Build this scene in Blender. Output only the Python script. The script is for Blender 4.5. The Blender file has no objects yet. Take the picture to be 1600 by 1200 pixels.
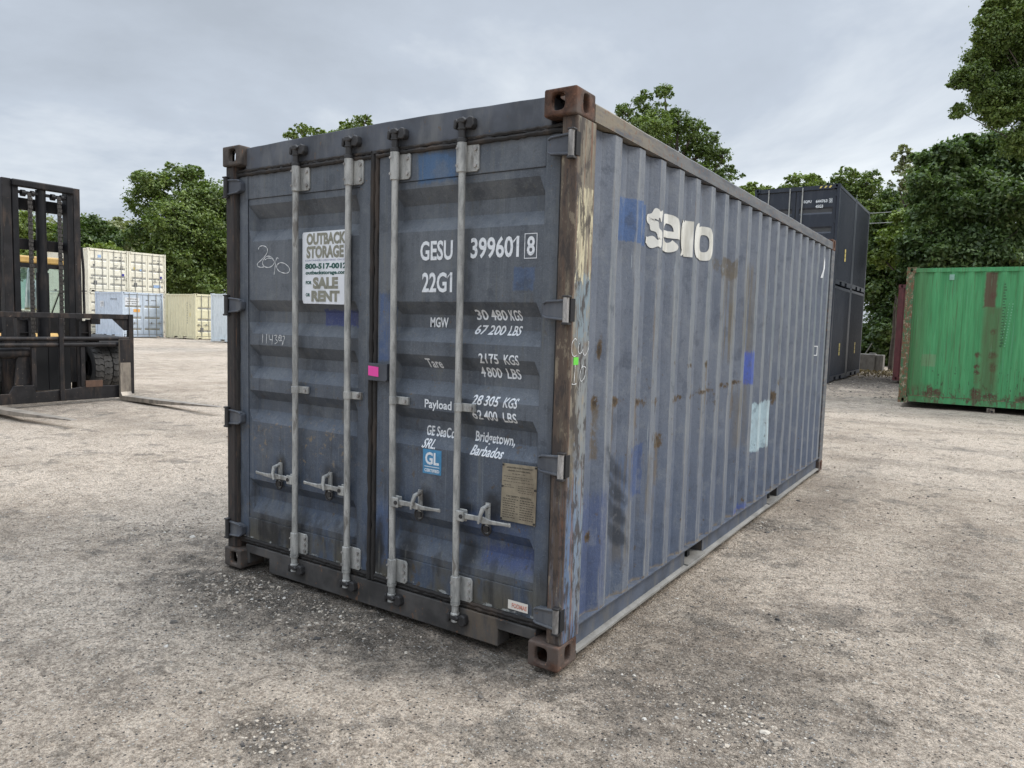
import bpy, bmesh, math, random
import numpy as np
from mathutils import Vector, Matrix
R = math.radians
scene = bpy.context.scene
col = scene.collection
rng = np.random.default_rng(7)
random.seed(7)

# ------------------------------------------------------------------ camera
CAM = Vector((3.982, -2.782, 1.576)); YAW, PITCH, ROLL, FPX = -0.582255, -0.083309, 0.027399, 1137.456
cf = Vector((math.sin(YAW)*math.cos(PITCH), math.cos(YAW)*math.cos(PITCH), math.sin(PITCH)))
cr0 = Vector((math.cos(YAW), -math.sin(YAW), 0)); cu0 = cr0.cross(cf)
cr = cr0*math.cos(ROLL)+cu0*math.sin(ROLL); cu = -cr0*math.sin(ROLL)+cu0*math.cos(ROLL)
cam = bpy.data.cameras.new('camera'); co = bpy.data.objects.new('camera', cam); col.objects.link(co)
co.matrix_world = Matrix(((cr.x, cu.x, -cf.x, CAM.x), (cr.y, cu.y, -cf.y, CAM.y), (cr.z, cu.z, -cf.z, CAM.z), (0, 0, 0, 1)))
cam.sensor_width = 36; cam.lens = 36*FPX/1600; cam.clip_start = .05; cam.clip_end = 2000
scene.camera = co
def at(px, py, D):
    "world point seen at photo pixel (px,py) at depth D metres"
    return CAM + (cf + cr*((px-800)/FPX) - cu*((py-600)/FPX))*D

# ------------------------------------------------------------------ world, sun, exposure
SUN_AZ, SUN_EL = R(52), R(44)          # azimuth clockwise from +y
w = bpy.data.worlds.new('World'); scene.world = w; w.use_nodes = True
nt = w.node_tree; nt.nodes.clear()
out = nt.nodes.new('ShaderNodeOutputWorld'); bg = nt.nodes.new('ShaderNodeBackground')
sky = nt.nodes.new('ShaderNodeTexSky'); sky.sky_type = 'NISHITA'; sky.sun_disc = False
sky.sun_elevation = SUN_EL; sky.sun_rotation = SUN_AZ
tc = nt.nodes.new('ShaderNodeTexCoord')
sp = nt.nodes.new('ShaderNodeSeparateXYZ'); nt.links.new(tc.outputs['Generated'], sp.inputs[0])
CLOUD_SEED = 1.7
# project direction on a flat cloud layer
def wm(op, a, b=None, c=None):
    n = nt.nodes.new('ShaderNodeMath'); n.operation = op
    for i, v in enumerate((a, b, c)):
        if v is None: continue
        if isinstance(v, (int, float)): n.inputs[i].default_value = v
        else: nt.links.new(v, n.inputs[i])
    return n.outputs[0]
den = wm('ADD', wm('MAXIMUM', sp.outputs[2], 0.0), 0.16)
cx = wm('DIVIDE', sp.outputs[0], den); cy = wm('DIVIDE', sp.outputs[1], den)
cmb = nt.nodes.new('ShaderNodeCombineXYZ'); nt.links.new(cx, cmb.inputs[0]); nt.links.new(cy, cmb.inputs[1]); cmb.inputs[2].default_value = CLOUD_SEED
n1 = nt.nodes.new('ShaderNodeTexNoise'); n1.inputs['Scale'].default_value = .6; n1.inputs['Detail'].default_value = 7; n1.inputs['Roughness'].default_value = .60
n1.inputs['Distortion'].default_value = .25
nt.links.new(cmb.outputs[0], n1.inputs['Vector'])
rp = nt.nodes.new('ShaderNodeValToRGB'); e = rp.color_ramp.elements
e[0].position = .34; e[0].color = (.335, .370, .418, 1); e[1].position = .70; e[1].color = (.66, .695, .72, 1)
m1 = e.new(.50); m1.color = (.405, .448, .508, 1)
nt.links.new(n1.outputs[0], rp.inputs[0])
hz = wm('ADD', 1.0, wm('MULTIPLY', wm('MAXIMUM', wm('SUBTRACT', sp.outputs[2], .44), 0.0), 8.0))
vm = nt.nodes.new('ShaderNodeVectorMath'); vm.operation = 'SCALE'; nt.links.new(rp.outputs[0], vm.inputs[0]); nt.links.new(hz, vm.inputs['Scale'])
sks = nt.nodes.new('ShaderNodeVectorMath'); sks.operation = 'SCALE'; sks.inputs['Scale'].default_value = .008; nt.links.new(sky.outputs[0], sks.inputs[0])
add = nt.nodes.new('ShaderNodeVectorMath'); add.operation = 'ADD'; nt.links.new(vm.outputs[0], add.inputs[0]); nt.links.new(sks.outputs[0], add.inputs[1])
nt.links.new(add.outputs[0], bg.inputs[0]); bg.inputs[1].default_value = 1.0
nt.links.new(bg.outputs[0], out.inputs[0])
sl = bpy.data.lights.new('sun', 'SUN'); so = bpy.data.objects.new('sun', sl); col.objects.link(so)
sl.energy = 1.7; sl.angle = R(24); sl.color = (1, .95, .88)
sd = Vector((math.sin(SUN_AZ)*math.cos(SUN_EL), math.cos(SUN_AZ)*math.cos(SUN_EL), math.sin(SUN_EL)))
so.rotation_euler = sd.to_track_quat('Z', 'Y').to_euler()
scene.view_settings.view_transform = 'Standard'; scene.view_settings.look = 'None'
scene.view_settings.exposure = 0.42; scene.view_settings.gamma = 1.0

# ------------------------------------------------------------------ node helpers
class G:
    def __init__(s, name):
        s.m = bpy.data.materials.new(name); s.m.use_nodes = True; s.t = s.m.node_tree; s.t.nodes.clear()
        s.out = s.n('ShaderNodeOutputMaterial'); s.b = s.n('ShaderNodeBsdfPrincipled'); s.l(s.b.outputs[0], s.out.inputs[0])
        s.tc = s.n('ShaderNodeTexCoord'); s.P = s.tc.outputs['Object']
        sx = s.n('ShaderNodeSeparateXYZ'); s.l(s.P, sx.inputs[0]); s.x, s.y, s.z = sx.outputs[:3]
    def n(s, t): return s.t.nodes.new(t)
    def l(s, a, b): s.t.links.new(a, b)
    def put(s, sock, v):
        if v is None: return
        if isinstance(v, bpy.types.NodeSocket): s.l(v, sock)
        elif isinstance(v, (tuple, list)) and len(v) == 3 and sock.type == 'RGBA': sock.default_value = (*v, 1)
        else: sock.default_value = v
    def M(s, op, a, b=None, c=None, clamp=False):
        n = s.n('ShaderNodeMath'); n.operation = op; n.use_clamp = clamp
        for i, v in enumerate((a, b, c)): s.put(n.inputs[i], v)
        return n.outputs[0]
    def vec(s, x, y, z):
        n = s.n('ShaderNodeCombineXYZ')
        for i, v in enumerate((x, y, z)): s.put(n.inputs[i], v)
        return n.outputs[0]
    def scl(s, sx, sy, sz, off=0):
        n = s.n('ShaderNodeMapping'); s.l(s.P, n.inputs[0]); n.inputs['Scale'].default_value = (sx, sy, sz); n.inputs['Location'].default_value = (off, off*1.7, off*.6)
        return n.outputs[0]
    def noise(s, v=None, scale=1., detail=5, rough=.55, dist=0.):
        n = s.n('ShaderNodeTexNoise'); s.l(v or s.P, n.inputs['Vector']); n.inputs['Scale'].default_value = scale
        n.inputs['Detail'].default_value = detail; n.inputs['Roughness'].default_value = rough; n.inputs['Distortion'].default_value = dist
        return n.outputs[0]
    def vor(s, v=None, scale=1., feature='F1', o='Distance', rnd=1.):
        n = s.n('ShaderNodeTexVoronoi'); n.feature = feature; s.l(v or s.P, n.inputs['Vector']); n.inputs['Scale'].default_value = scale; n.inputs['Randomness'].default_value = rnd
        return n.outputs[o]
    def rng(s, f, a, b, c=0., d=1.):
        n = s.n('ShaderNodeMapRange'); n.interpolation_type = 'SMOOTHSTEP' if abs(c) <= 1 and abs(d) <= 1 and (c, d) in ((0., 1.), (1., 0.)) else 'LINEAR'
        s.put(n.inputs[0], f)
        for i, v in enumerate((a, b, c, d)): n.inputs[i+1].default_value = v
        return n.outputs[0]
    def mix(s, f, a, b, mode='MIX'):
        n = s.n('ShaderNodeMix'); n.data_type = 'RGBA'; n.blend_type = mode
        s.put(n.inputs[0], f); s.put(n.inputs[6], a); s.put(n.inputs[7], b); return n.outputs[2]
    def box(s, u, v, u0, u1, v0, v1, edge=.01, wob=None, amp=0.):
        "soft edged rectangle mask in two coordinates"
        a = s.M('SUBTRACT', s.M('ABSOLUTE', s.M('SUBTRACT', u, (u0+u1)/2)), (u1-u0)/2)
        b = s.M('SUBTRACT', s.M('ABSOLUTE', s.M('SUBTRACT', v, (v0+v1)/2)), (v1-v0)/2)
        d = s.M('MAXIMUM', a, b)
        if wob is not None: d = s.M('ADD', d, s.M('MULTIPLY', s.M('SUBTRACT', wob, .5), amp))
        return s.rng(d, -edge, edge, 1., 0.)
    def blob(s, u, v, uc, vc, ru, rv, edge=.3, wob=None, amp=0.):
        a = s.M('DIVIDE', s.M('SUBTRACT', u, uc), ru); b = s.M('DIVIDE', s.M('SUBTRACT', v, vc), rv)
        d = s.M('SQRT', s.M('ADD', s.M('MULTIPLY', a, a), s.M('MULTIPLY', b, b)))
        if wob is not None: d = s.M('ADD', d, s.M('MULTIPLY', s.M('SUBTRACT', wob, .5), amp))
        return s.rng(d, 1-edge, 1+edge, 1., 0.)
    def bump(s, h, strength=.3, dist=.01):
        n = s.n('ShaderNodeBump'); n.inputs['Strength'].default_value = strength; n.inputs['Distance'].default_value = dist
        s.l(h, n.inputs['Height']); s.l(n.outputs[0], s.b.inputs['Normal']); return s
    def fin(s, c=None, rough=None, metal=None, spec=None):
        s.put(s.b.inputs['Base Color'], c)
        if rough is not None: s.put(s.b.inputs['Roughness'], rough)
        if metal is not None: s.put(s.b.inputs['Metallic'], metal)
        if spec is not None: s.put(s.b.inputs['Specular IOR Level'], spec)
        return s.m

def simple(name, c, rough=.6, metal=0., var=.15, scale=6., dirt=None, dirt_amt=.35, spec=None, bump=0., chips=None, thr=.62):
    g = G(name); n = g.noise(scale=scale, detail=6)
    cc = g.mix(g.rng(n, .3, .7), tuple(v*(1-var) for v in c), tuple(min(1, v*(1+var)) for v in c))
    if dirt:
        d = g.noise(g.scl(3, 3, .8, 3.), scale=2.2, detail=8, rough=.65)
        cc = g.mix(g.M('MULTIPLY', g.rng(d, .48, .68), dirt_amt), cc, dirt)
    if chips: cc = g.mix(g.rng(g.noise(g.scl(1, 1, .6, 5.), scale=26, detail=8, rough=.72), thr, thr+.03), cc, chips)
    if bump: g.bump(g.noise(scale=scale*8, detail=4), bump, .003)
    return g.fin(cc, rough, metal, spec)

# ------------------------------------------------------------------ mesh helpers
class MB:
    def __init__(s): s.v = []; s.f = []
    def add(s, vs, fs):
        o = len(s.v); s.v += [tuple(p) for p in vs]; s.f += [tuple(o+i for i in f) for f in fs]; return s
    def box(s, x0, x1, y0, y1, z0, z1):
        v = [(x, y, z) for z in (z0, z1) for y in (y0, y1) for x in (x0, x1)]
        return s.add(v, [(0, 2, 3, 1), (4, 5, 7, 6), (0, 1, 5, 4), (2, 6, 7, 3), (0, 4, 6, 2), (1, 3, 7, 5)])
    def prism(s, poly, axis, a0, a1):
        "poly of (u,v) extruded along axis; axis z: (x,y); y: (x,z); x: (y,z)"
        def P(u, v, a): return {'z': (u, v, a), 'y': (u, a, v), 'x': (a, u, v)}[axis]
        n = len(poly); v = [P(u, w_, a0) for u, w_ in poly]+[P(u, w_, a1) for u, w_ in poly]
        f = [tuple(range(n)), tuple(range(2*n-1, n-1, -1))]+[(i, (i+1) % n+0, (i+1) % n+n, i+n) for i in range(n)]
        return s.add(v, f)
    def obb(s, c, ax, ay, az):
        "box from centre and three half-axis vectors"
        c, ax, ay, az = Vector(c), Vector(ax), Vector(ay), Vector(az)
        v = [c+ax*i+ay*j+az*k for k in (-1, 1) for j in (-1, 1) for i in (-1, 1)]
        return s.add(v, [(0, 2, 3, 1), (4, 5, 7, 6), (0, 1, 5, 4), (2, 6, 7, 3), (0, 4, 6, 2), (1, 3, 7, 5)])
    def tube(s, pts, rad, n=12, cap=True, squash=None):
        pts = [Vector(p) for p in pts]; rad = rad if isinstance(rad, (list, tuple)) else [rad]*len(pts)
        rings = []; prev = None
        for i, p in enumerate(pts):
            t = (pts[min(i+1, len(pts)-1)]-pts[max(i-1, 0)]).normalized()
            if prev is None: a = t.orthogonal().normalized()
            else:
                a = prev-t*prev.dot(t)
                a = a.normalized() if a.length > 1e-6 else t.orthogonal().normalized()
            b = t.cross(a).normalized(); prev = a
            rings.append([p+(a*math.cos(k*2*math.pi/n)+b*math.sin(k*2*math.pi/n))*rad[i] for k in range(n)])
        v = [q for r_ in rings for q in r_]; f = []
        for i in range(len(pts)-1):
            for k in range(n): f.append((i*n+k, i*n+(k+1) % n, (i+1)*n+(k+1) % n, (i+1)*n+k))
        if cap: f.append(tuple(range(n-1, -1, -1))); f.append(tuple((len(pts)-1)*n+k for k in range(n)))
        return s.add(v, f)
    def cyl(s, a, b, r, n=16): return s.tube([a, b], r, n)
    def build(s, name, m=None, parent=None, smooth=False, bevel=0., seg=2, loc=None, weld=True):
        me = bpy.data.meshes.new(name); me.from_pydata(s.v, [], s.f)
        bm = bmesh.new(); bm.from_mesh(me)
        if weld: bmesh.ops.remove_doubles(bm, verts=bm.verts, dist=1e-5)
        bmesh.ops.recalc_face_normals(bm, faces=bm.faces); bm.to_mesh(me); bm.free()
        if m: me.materials.append(m)
        if smooth:
            me.polygons.foreach_set('use_smooth', [True]*len(me.polygons)); me.set_sharp_from_angle(angle=R(38))
        o = bpy.data.objects.new(name, me); col.objects.link(o)
        if parent: o.parent = parent
        if loc: o.location = loc
        if bevel:
            b = o.modifiers.new('bevel', 'BEVEL'); b.width = bevel; b.segments = seg; b.limit_method = 'ANGLE'; b.angle_limit = R(40); b.harden_normals = False
        return o

def split_loose(o):
    "make every loose island of a built mesh an object of its own (same name, parent, material, modifiers)"
    me = o.data; n = len(me.vertices); par = list(range(n))
    def fd(a):
        while par[a] != a: par[a] = par[par[a]]; a = par[a]
        return a
    for p in me.polygons:
        vs = list(p.vertices)
        for b in vs[1:]: par[fd(vs[0])] = fd(b)
    isl = {}
    for p in me.polygons: isl.setdefault(fd(p.vertices[0]), []).append(p)
    if len(isl) < 2: return [o]
    outs = []
    for ps in isl.values():
        ids = sorted({v for p in ps for v in p.vertices}); mp = {v: i for i, v in enumerate(ids)}
        m2 = bpy.data.meshes.new(o.name); m2.from_pydata([me.vertices[i].co for i in ids], [], [[mp[v] for v in p.vertices] for p in ps])
        m2.polygons.foreach_set('use_smooth', [p.use_smooth for p in ps])
        if any(p.use_smooth for p in ps): m2.set_sharp_from_angle(angle=R(38))
        for m in me.materials: m2.materials.append(m)
        c = o.copy(); c.data = m2; c.name = o.name.split('.')[0]; col.objects.link(c); outs.append(c)
    bpy.data.objects.remove(o); return outs
def tag(o, label=None, cat=None, group=None, kind=None):
    if label: o['label'] = label
    if cat: o['category'] = cat
    if group: o['group'] = group
    if kind: o['kind'] = kind
    return o
def thing(name, loc, rz, label, cat, group=None):
    o = bpy.data.objects.new(name, None); col.objects.link(o); o.location = loc; o.rotation_euler = (0, 0, rz)
    o.empty_display_size = .2
    return tag(o, label, cat, group)
def gz(x, y): return .0045*max(0., math.hypot(x-2, y-2)-9)

_tc = {}
def glyphs(txt, bold=0.0, res=3):
    "triangulated text outline from the built-in font, as (verts2d, faces)"
    k = (txt, bold, res)
    if k in _tc: return _tc[k]
    cu_ = bpy.data.curves.new('t', 'FONT'); cu_.body = txt; cu_.size = 1; cu_.offset = bold; cu_.resolution_u = res; cu_.fill_mode = 'FRONT'
    o = bpy.data.objects.new('t', cu_); col.objects.link(o)
    dg = bpy.context.evaluated_depsgraph_get(); me = bpy.data.meshes.new_from_object(o.evaluated_get(dg))
    v = [(p.co.x, p.co.y) for p in me.vertices]; f = [tuple(p.vertices) for p in me.polygons]
    bpy.data.objects.remove(o); bpy.data.curves.remove(cu_); bpy.data.meshes.remove(me)
    _tc[k] = (v, f); return _tc[k]
def paint(name, m, parent, shapes, place, cuts_v=(), cuts_u=(), off=None):
    """lay flat 2-D shapes (list of (verts,faces)) on a surface: cut them along the lines where the surface
    bends, then send (u,v) to 3-D through place(u,v)"""
    bm = bmesh.new()
    for vs, fs in shapes:
        bv = [bm.verts.new((u, v, 0)) for u, v in vs]
        for f in fs:
            try: bm.faces.new([bv[i] for i in f])
            except ValueError: pass
    for c in cuts_v: bmesh.ops.bisect_plane(bm, geom=bm.verts[:]+bm.edges[:]+bm.faces[:], plane_co=(0, c, 0), plane_no=(0, 1, 0))
    for c in cuts_u: bmesh.ops.bisect_plane(bm, geom=bm.verts[:]+bm.edges[:]+bm.faces[:], plane_co=(c, 0, 0), plane_no=(1, 0, 0))
    for v in bm.verts: v.co = place(v.co.x, v.co.y)
    me = bpy.data.meshes.new(name); bm.to_mesh(me); bm.free(); me.materials.append(m)
    o = bpy.data.objects.new(name, me); col.objects.link(o); o.parent = parent
    if off: o.location = off
    return o
def fit(txt, u0, u1, v0, v1, bold=0.0, slant=0.0, ref=None):
    "text scaled into a rectangle; ref: string whose height defines v0..v1 (for lower case with descenders)"
    v, f = glyphs(txt, bold); xs = [p[0] for p in v]; a, b = min(xs), max(xs)
    rv = glyphs(ref or txt, bold)[0]; c, d = min(p[1] for p in rv), max(p[1] for p in rv)
    o = []
    for x, y in v:
        t = (y-c)/(d-c); o.append((u0+(x-a)/(b-a)*(u1-u0)+slant*(v1-v0)*(t-.5), v0+t*(v1-v0)))
    return o, f
def rect(u0, u1, v0, v1): return [(u0, v0), (u1, v0), (u1, v1), (u0, v1)], [(0, 1, 2, 3)]
def frame2(u0, u1, v0, v1, t):
    return ([(u0, v0), (u1, v0), (u1, v1), (u0, v1), (u0+t, v0+t), (u1-t, v0+t), (u1-t, v1-t), (u0+t, v1-t)],
            [(0, 1, 5, 4), (1, 2, 6, 5), (2, 3, 7, 6), (3, 0, 4, 7)])
def stroke(pts, wd, n=6):
    "ribbon through points with Catmull-Rom smoothing"
    P = [Vector((p[0], p[1])) for p in pts]; q = []
    for i in range(len(P)-1):
        p0, p1, p2, p3 = P[max(i-1, 0)], P[i], P[i+1], P[min(i+2, len(P)-1)]
        for k in range(n):
            t = k/n; q.append(.5*((2*p1)+(p2-p0)*t+(2*p0-5*p1+4*p2-p3)*t*t+(3*p1-p0-3*p2+p3)*t**3))
    q.append(P[-1]); v = []; f = []
    for i, p in enumerate(q):
        t = (q[min(i+1, len(q)-1)]-q[max(i-1, 0)]); t = t.normalized() if t.length > 0 else Vector((1, 0)); nn = Vector((-t.y, t.x))
        ww = wd*(.75+.25*math.sin(i*.9)); v += [tuple(p+nn*ww), tuple(p-nn*ww)]
        if i: f.append((2*i-2, 2*i-1, 2*i+1, 2*i))
    return v, f

# ------------------------------------------------------------------ shared materials
W, L, H = 2.438, 6.058, 2.591
RUST = (.13, .052, .026); DIRT = (.12, .10, .072)
def rusty_steel():
    g = G('rusted_casting'); n = g.noise(scale=22, detail=7, rough=.7); n2 = g.noise(scale=90, detail=4); k = g.noise(scale=5, detail=5)
    c = g.mix(g.rng(n, .35, .65), (.038, .021, .015), (.118, .058, .036))
    c = g.mix(g.rng(k, .45, .62), c, (.095, .072, .060))
    c = g.mix(g.rng(n2, .62, .75), c, (.24, .13, .08))
    g.bump(n2, .35, .004); return g.fin(c, .85, spec=.3)
M_CAST = rusty_steel()
M_CAST_G = simple('grimy_grey_casting', (.062, .050, .042), .85, var=.35, scale=14, dirt=(.12, .085, .06), dirt_amt=.8, bump=.4, chips=(.14, .075, .045), thr=.60)
def post_mat(right):
    g = G('weathered_post_paint'); st = g.noise(g.scl(26, 26, 1.5), scale=1.3, detail=7, rough=.65); fine = g.noise(g.scl(90, 90, 8), scale=1., detail=4); wob = g.noise(scale=30, detail=5)
    c = g.mix(g.rng(st, .35, .65), (.105, .088, .064), (.20, .175, .132))
    if right:
        # cream overpaint, pale blue-green below it, then tan, then blue near the foot
        c = g.mix(g.M('MULTIPLY', g.box(g.y, g.z, .06, .4, 1.50, 1.80, .03, wob, .12), g.rng(st, .3, .5)), c, (.17, .22, .25))
        c = g.mix(g.M('MULTIPLY', g.box(g.y, g.z, .050, .4, 1.77, 2.185, .006, wob, .09), g.rng(g.noise(g.scl(40, 40, 3.2, 7), scale=1.2, detail=8, rough=.74), .46, .54)), c, (.50, .45, .30))
        c = g.mix(g.M('MULTIPLY', g.blob(g.y, g.z, .10, .42, .11, .52, .4, wob, 1.), g.rng(st, .33, .5)), c, (.085, .14, .235))
        c = g.mix(g.M('MULTIPLY', g.box(g.y, g.z, .10, .3, .2, 1.5, .03, wob, .1), .55), c, (.20, .24, .27))
    else:
        c = g.mix(.88, c, (.022, .019, .018))
    rs = g.M('MULTIPLY', g.rng(g.noise(g.scl(34, 34, .9, 5), scale=1.2, detail=6, rough=.6), .52, .60), .8 if right else .25)
    c = g.mix(rs, c, (.135, .055, .028))
    front = g.rng(g.y, .026, .045, 1., 0.)
    c = g.mix(g.M('MULTIPLY', front, g.rng(st, .32, .5)), c, (.075, .052, .038) if right else (.020, .016, .015))
    blot = g.noise(g.scl(9, 9, 3, 4), scale=2.5, detail=7, rough=.7)
    c = g.mix(g.M('MULTIPLY', g.rng(blot, .50, .58), .85), c, (.035, .027, .024)); c = g.mix(g.M('MULTIPLY', g.rng(blot, .36, .44, 1., 0.), .6 if right else .1), c, (.26, .215, .15))
    c = g.mix(g.rng(fine, .60, .72), c, (.09, .05, .03))
    g.bump(fine, .3, .004); return g.fin(c, .75)
M_POST_R, M_POST_L = post_mat(True), post_mat(False)

Y0_, PIT_ = .478, .281
def slate(name, side):
    g = G(name)
    st = g.noise(g.scl(9, 9, .55), scale=1.6, detail=8, rough=.62); cl = g.noise(scale=1.4, detail=6, rough=.6); fine = g.noise(scale=38, detail=5, rough=.6)
    wob = g.noise(scale=16, detail=6, rough=.6); u = g.y if side else g.x
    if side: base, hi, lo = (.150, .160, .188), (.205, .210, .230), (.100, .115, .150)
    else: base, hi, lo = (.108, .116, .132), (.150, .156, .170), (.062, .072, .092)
    c = g.mix(g.rng(st, .35, .65), base, hi); c = g.mix(g.M('MULTIPLY', g.rng(cl, .38, .6, 1., 0.), .5), c, lo)
    low = g.rng(g.z, .25, 1.55, 1., 0.)
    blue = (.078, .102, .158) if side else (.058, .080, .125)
    c = g.mix(g.M('MULTIPLY', low, g.rng(st, .34, .6, .35, .95)), c, blue)
    # faint vertical runs
    run = g.noise(g.scl(55, 55, .6, 2.), scale=1.0, detail=5, rough=.7)
    c = g.mix(g.M('MULTIPLY', g.rng(run, .56, .70), .30), c, (.30, .31, .32) if side else (.24, .25, .25))
    c = g.mix(g.M('MULTIPLY', g.rng(run, .28, .42, 1., 0.), .25), c, (.045, .052, .07))
    if side:
        P = [(.500, .872, 2.004, 2.218, (.060, .112, .240), .004, .98, .012), (2.74, 3.06, 1.155, 1.405, (.045, .085, .36), .006, .9, .05), (.735, .925, .655, .935, (.050, .085, .20), .006, .8, .03),
             (3.05, 3.60, .59, .985, (.42, .52, .55), .006, .95, .045), (3.58, 3.66, .66, .93, (.40, .48, .50), .006, .8, .06), (.22, .46, .10, .75, (.055, .078, .165), .05, .75, .12), (.50, .74, .62, .9, (.085, .12, .20), .03, .7, .05), (2.66, 3.0, .14, .22, (.05, .08, .25), .01, .8, .05)]
    else:
        P = [(1.515, 1.755, 2.262, 2.402, (.050, .115, .225), .012, .85, .03), (2.100, 2.215, 1.728, 1.832, (.070, .105, .185), .004, .85, .012), (.790, 1.075, 1.535, 1.622, (.030, .045, .16), .006, .9, .02),
             (1.262, 1.36, 1.36, 1.712, (.055, .095, .20), .01, .8, .02), (1.25, 1.36, .25, .60, (.06, .10, .20), .05, .7, .05), (1.95, 2.24, .39, .50, (.03, .06, .22), .03, .5, .06),
             (1.84, 2.24, .50, .66, (.02, .05, .15), .03, .4, .05)]
    if side:
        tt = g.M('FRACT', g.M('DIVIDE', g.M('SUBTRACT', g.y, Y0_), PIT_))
        flatm = g.rng(tt, .73, .76); c = g.mix(g.M('MULTIPLY', flatm, .27), c, (.275, .275, .285)); c = g.mix(g.M('MULTIPLY', g.M('SUBTRACT', 1., flatm), .35), c, (.125, .145, .195))  # rib shading painted in: outer flats lighter, recesses darker and bluer
    brush = g.noise(g.scl(60, 60, 9., 1.), scale=1.0, detail=8, rough=.75); brush2 = g.noise(g.scl(45, 45, 6., 2.), scale=1.2, detail=7, rough=.7)
    for u0, u1, v0, v1, pc, ed, am, wa in P:
        c = g.mix(g.M('MULTIPLY', g.M('MULTIPLY', g.box(u, g.z, u0, u1, v0, v1, ed, brush, wa*2.2+.02), am), g.rng(brush2, .26, .42, .45, 1.)), c, g.mix(g.rng(st, .35, .65), pc, tuple(min(1., q_*1.15+.006) for q_ in pc)))
    K2 = g.noise(g.scl(1, 1, .7, 7.5), scale=17, detail=10, rough=.78)
    K = g.noise(g.scl(1, 1, .8, 2.5), scale=34, detail=8, rough=.72); crisp = g.rng(K, .44, .52)
    mot = g.noise(scale=7, detail=9, rough=.7); c = g.mix(g.M('MULTIPLY', g.rng(mot, .52, .64), .35), c, (.25, .255, .265) if side else (.19, .195, .20)); c = g.mix(g.M('MULTIPLY', g.rng(mot, .36, .46, 1., 0.), .45), c, (.060, .070, .095) if side else (.04, .047, .06))
    grit = g.noise(scale=140, detail=4, rough=.7); c = g.mix(g.M('MULTIPLY', g.rng(grit, .56, .66), .25), c, (.30, .30, .30)); c = g.mix(g.M('MULTIPLY', g.rng(grit, .34, .44, 1., 0.), .3), c, (.03, .034, .045))
    if side:
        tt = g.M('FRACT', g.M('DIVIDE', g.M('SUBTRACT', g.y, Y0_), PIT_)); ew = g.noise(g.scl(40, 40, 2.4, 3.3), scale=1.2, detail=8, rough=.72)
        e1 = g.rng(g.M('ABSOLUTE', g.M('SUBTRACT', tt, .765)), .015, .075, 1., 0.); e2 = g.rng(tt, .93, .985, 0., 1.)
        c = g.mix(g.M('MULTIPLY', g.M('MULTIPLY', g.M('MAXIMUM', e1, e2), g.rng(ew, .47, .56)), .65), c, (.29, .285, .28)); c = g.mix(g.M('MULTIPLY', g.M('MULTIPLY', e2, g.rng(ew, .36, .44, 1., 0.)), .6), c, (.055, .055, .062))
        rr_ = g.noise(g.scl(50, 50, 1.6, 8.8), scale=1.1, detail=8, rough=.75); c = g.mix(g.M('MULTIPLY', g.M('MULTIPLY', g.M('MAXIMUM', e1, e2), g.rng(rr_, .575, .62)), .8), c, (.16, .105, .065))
    # rust: scattered chips, heavier low down
    chips = g.noise(g.scl(1, 1, .7, 9.), scale=27, detail=5, rough=.65); reg = g.noise(scale=2.3, detail=4)
    amt = g.M('MULTIPLY', g.rng(chips, .625, .655), g.rng(reg, .40, .56)); amt = g.M('MULTIPLY', amt, g.rng(g.z, .2, 1.9, 1., .25 if side else .12))
    c = g.mix(amt, c, (.10, .068, .042))
    if side:
        c = g.mix(g.M('MULTIPLY', g.M('MULTIPLY', g.box(u, g.z, 2.10, 2.47, 1.93, 2.06, .012, wob, .12), g.rng(K, .36, .46)), .85), c, (.105, .080, .055))
        c = g.mix(g.M('MULTIPLY', g.M('MULTIPLY', g.box(u, g.z, 1.90, 2.10, 1.96, 2.04, .015, wob, .10), crisp), .7), c, (.13, .11, .085))
        vs = g.noise(g.scl(30, 30, 1.2, 1.), scale=1.1, detail=5)
        for u0, u1, v0, v1, am in ((2.15, 2.42, 1.45, 1.98, .55), (2.30, 2.38, 1.35, 1.75, .8), (2.66, 2.92, 1.40, 2.05, .75), (2.62, 2.9, .7, 1.17, .6), (1.62, 1.70, .95, 1.16, .6), (1.9, 1.96, .95, 1.16, .6), (.60, .75, .35, .9, .5), (.93, .99, .55, .85, .6), (1.1, 1.16, .3, .6, .5)):
            c = g.mix(g.M('MULTIPLY', g.M('MULTIPLY', g.box(u, g.z, u0, u1, v0, v1, .05, wob, .06), g.rng(vs, .43, .52)), am), c, (.155, .125, .088))
        for k, (uu, vv, ru, rv) in enumerate(((.345, 1.195, .022, .030), (.545, 1.195, .07, .02), (.83, 1.17, .06, .025), (1.08, 1.158, .05, .022), (1.39, 1.146, .07, .018), (1.66, 1.148, .06, .015), (1.90, 1.165, .10, .014),
                (2.27, 1.18, .07, .02), (2.57, 1.187, .06, .018), (1.36, 1.35, .035, .035), (1.62, 1.345, .05, .014), (1.88, 1.345, .05, .018), (1.16, .92, .035, .04), (2.53, 1.62, .04, .035), (.36, 1.46, .012, .05), (3.9, 1.13, .07, .03), (3.7, 1.0, .05, .05), (.33, .55, .02, .02), (1.66, 1.02, .03, .03))):
            c = g.mix(g.M('MULTIPLY', g.blob(u, g.z, uu, vv, ru*1.2, rv*1.2, .25, K2, 4.2), g.rng(K, .36, .44)), c, (.095, .060, .030)); c = g.mix(g.M('MULTIPLY', g.blob(u, g.z, uu, vv, ru*.7, rv*.6, .25, K2, 2.4), .95), c, (.045, .028, .015))
            if k in (0, 1, 2, 3, 4, 6, 7, 8, 9, 11, 12, 13): c = g.mix(g.M('MULTIPLY', g.M('MULTIPLY', g.box(u, g.z, uu-.02, uu+.02, vv-.26, vv, .012, wob, .06), g.rng(K, .38, .46)), .7), c, (.14, .10, .06))
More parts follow.
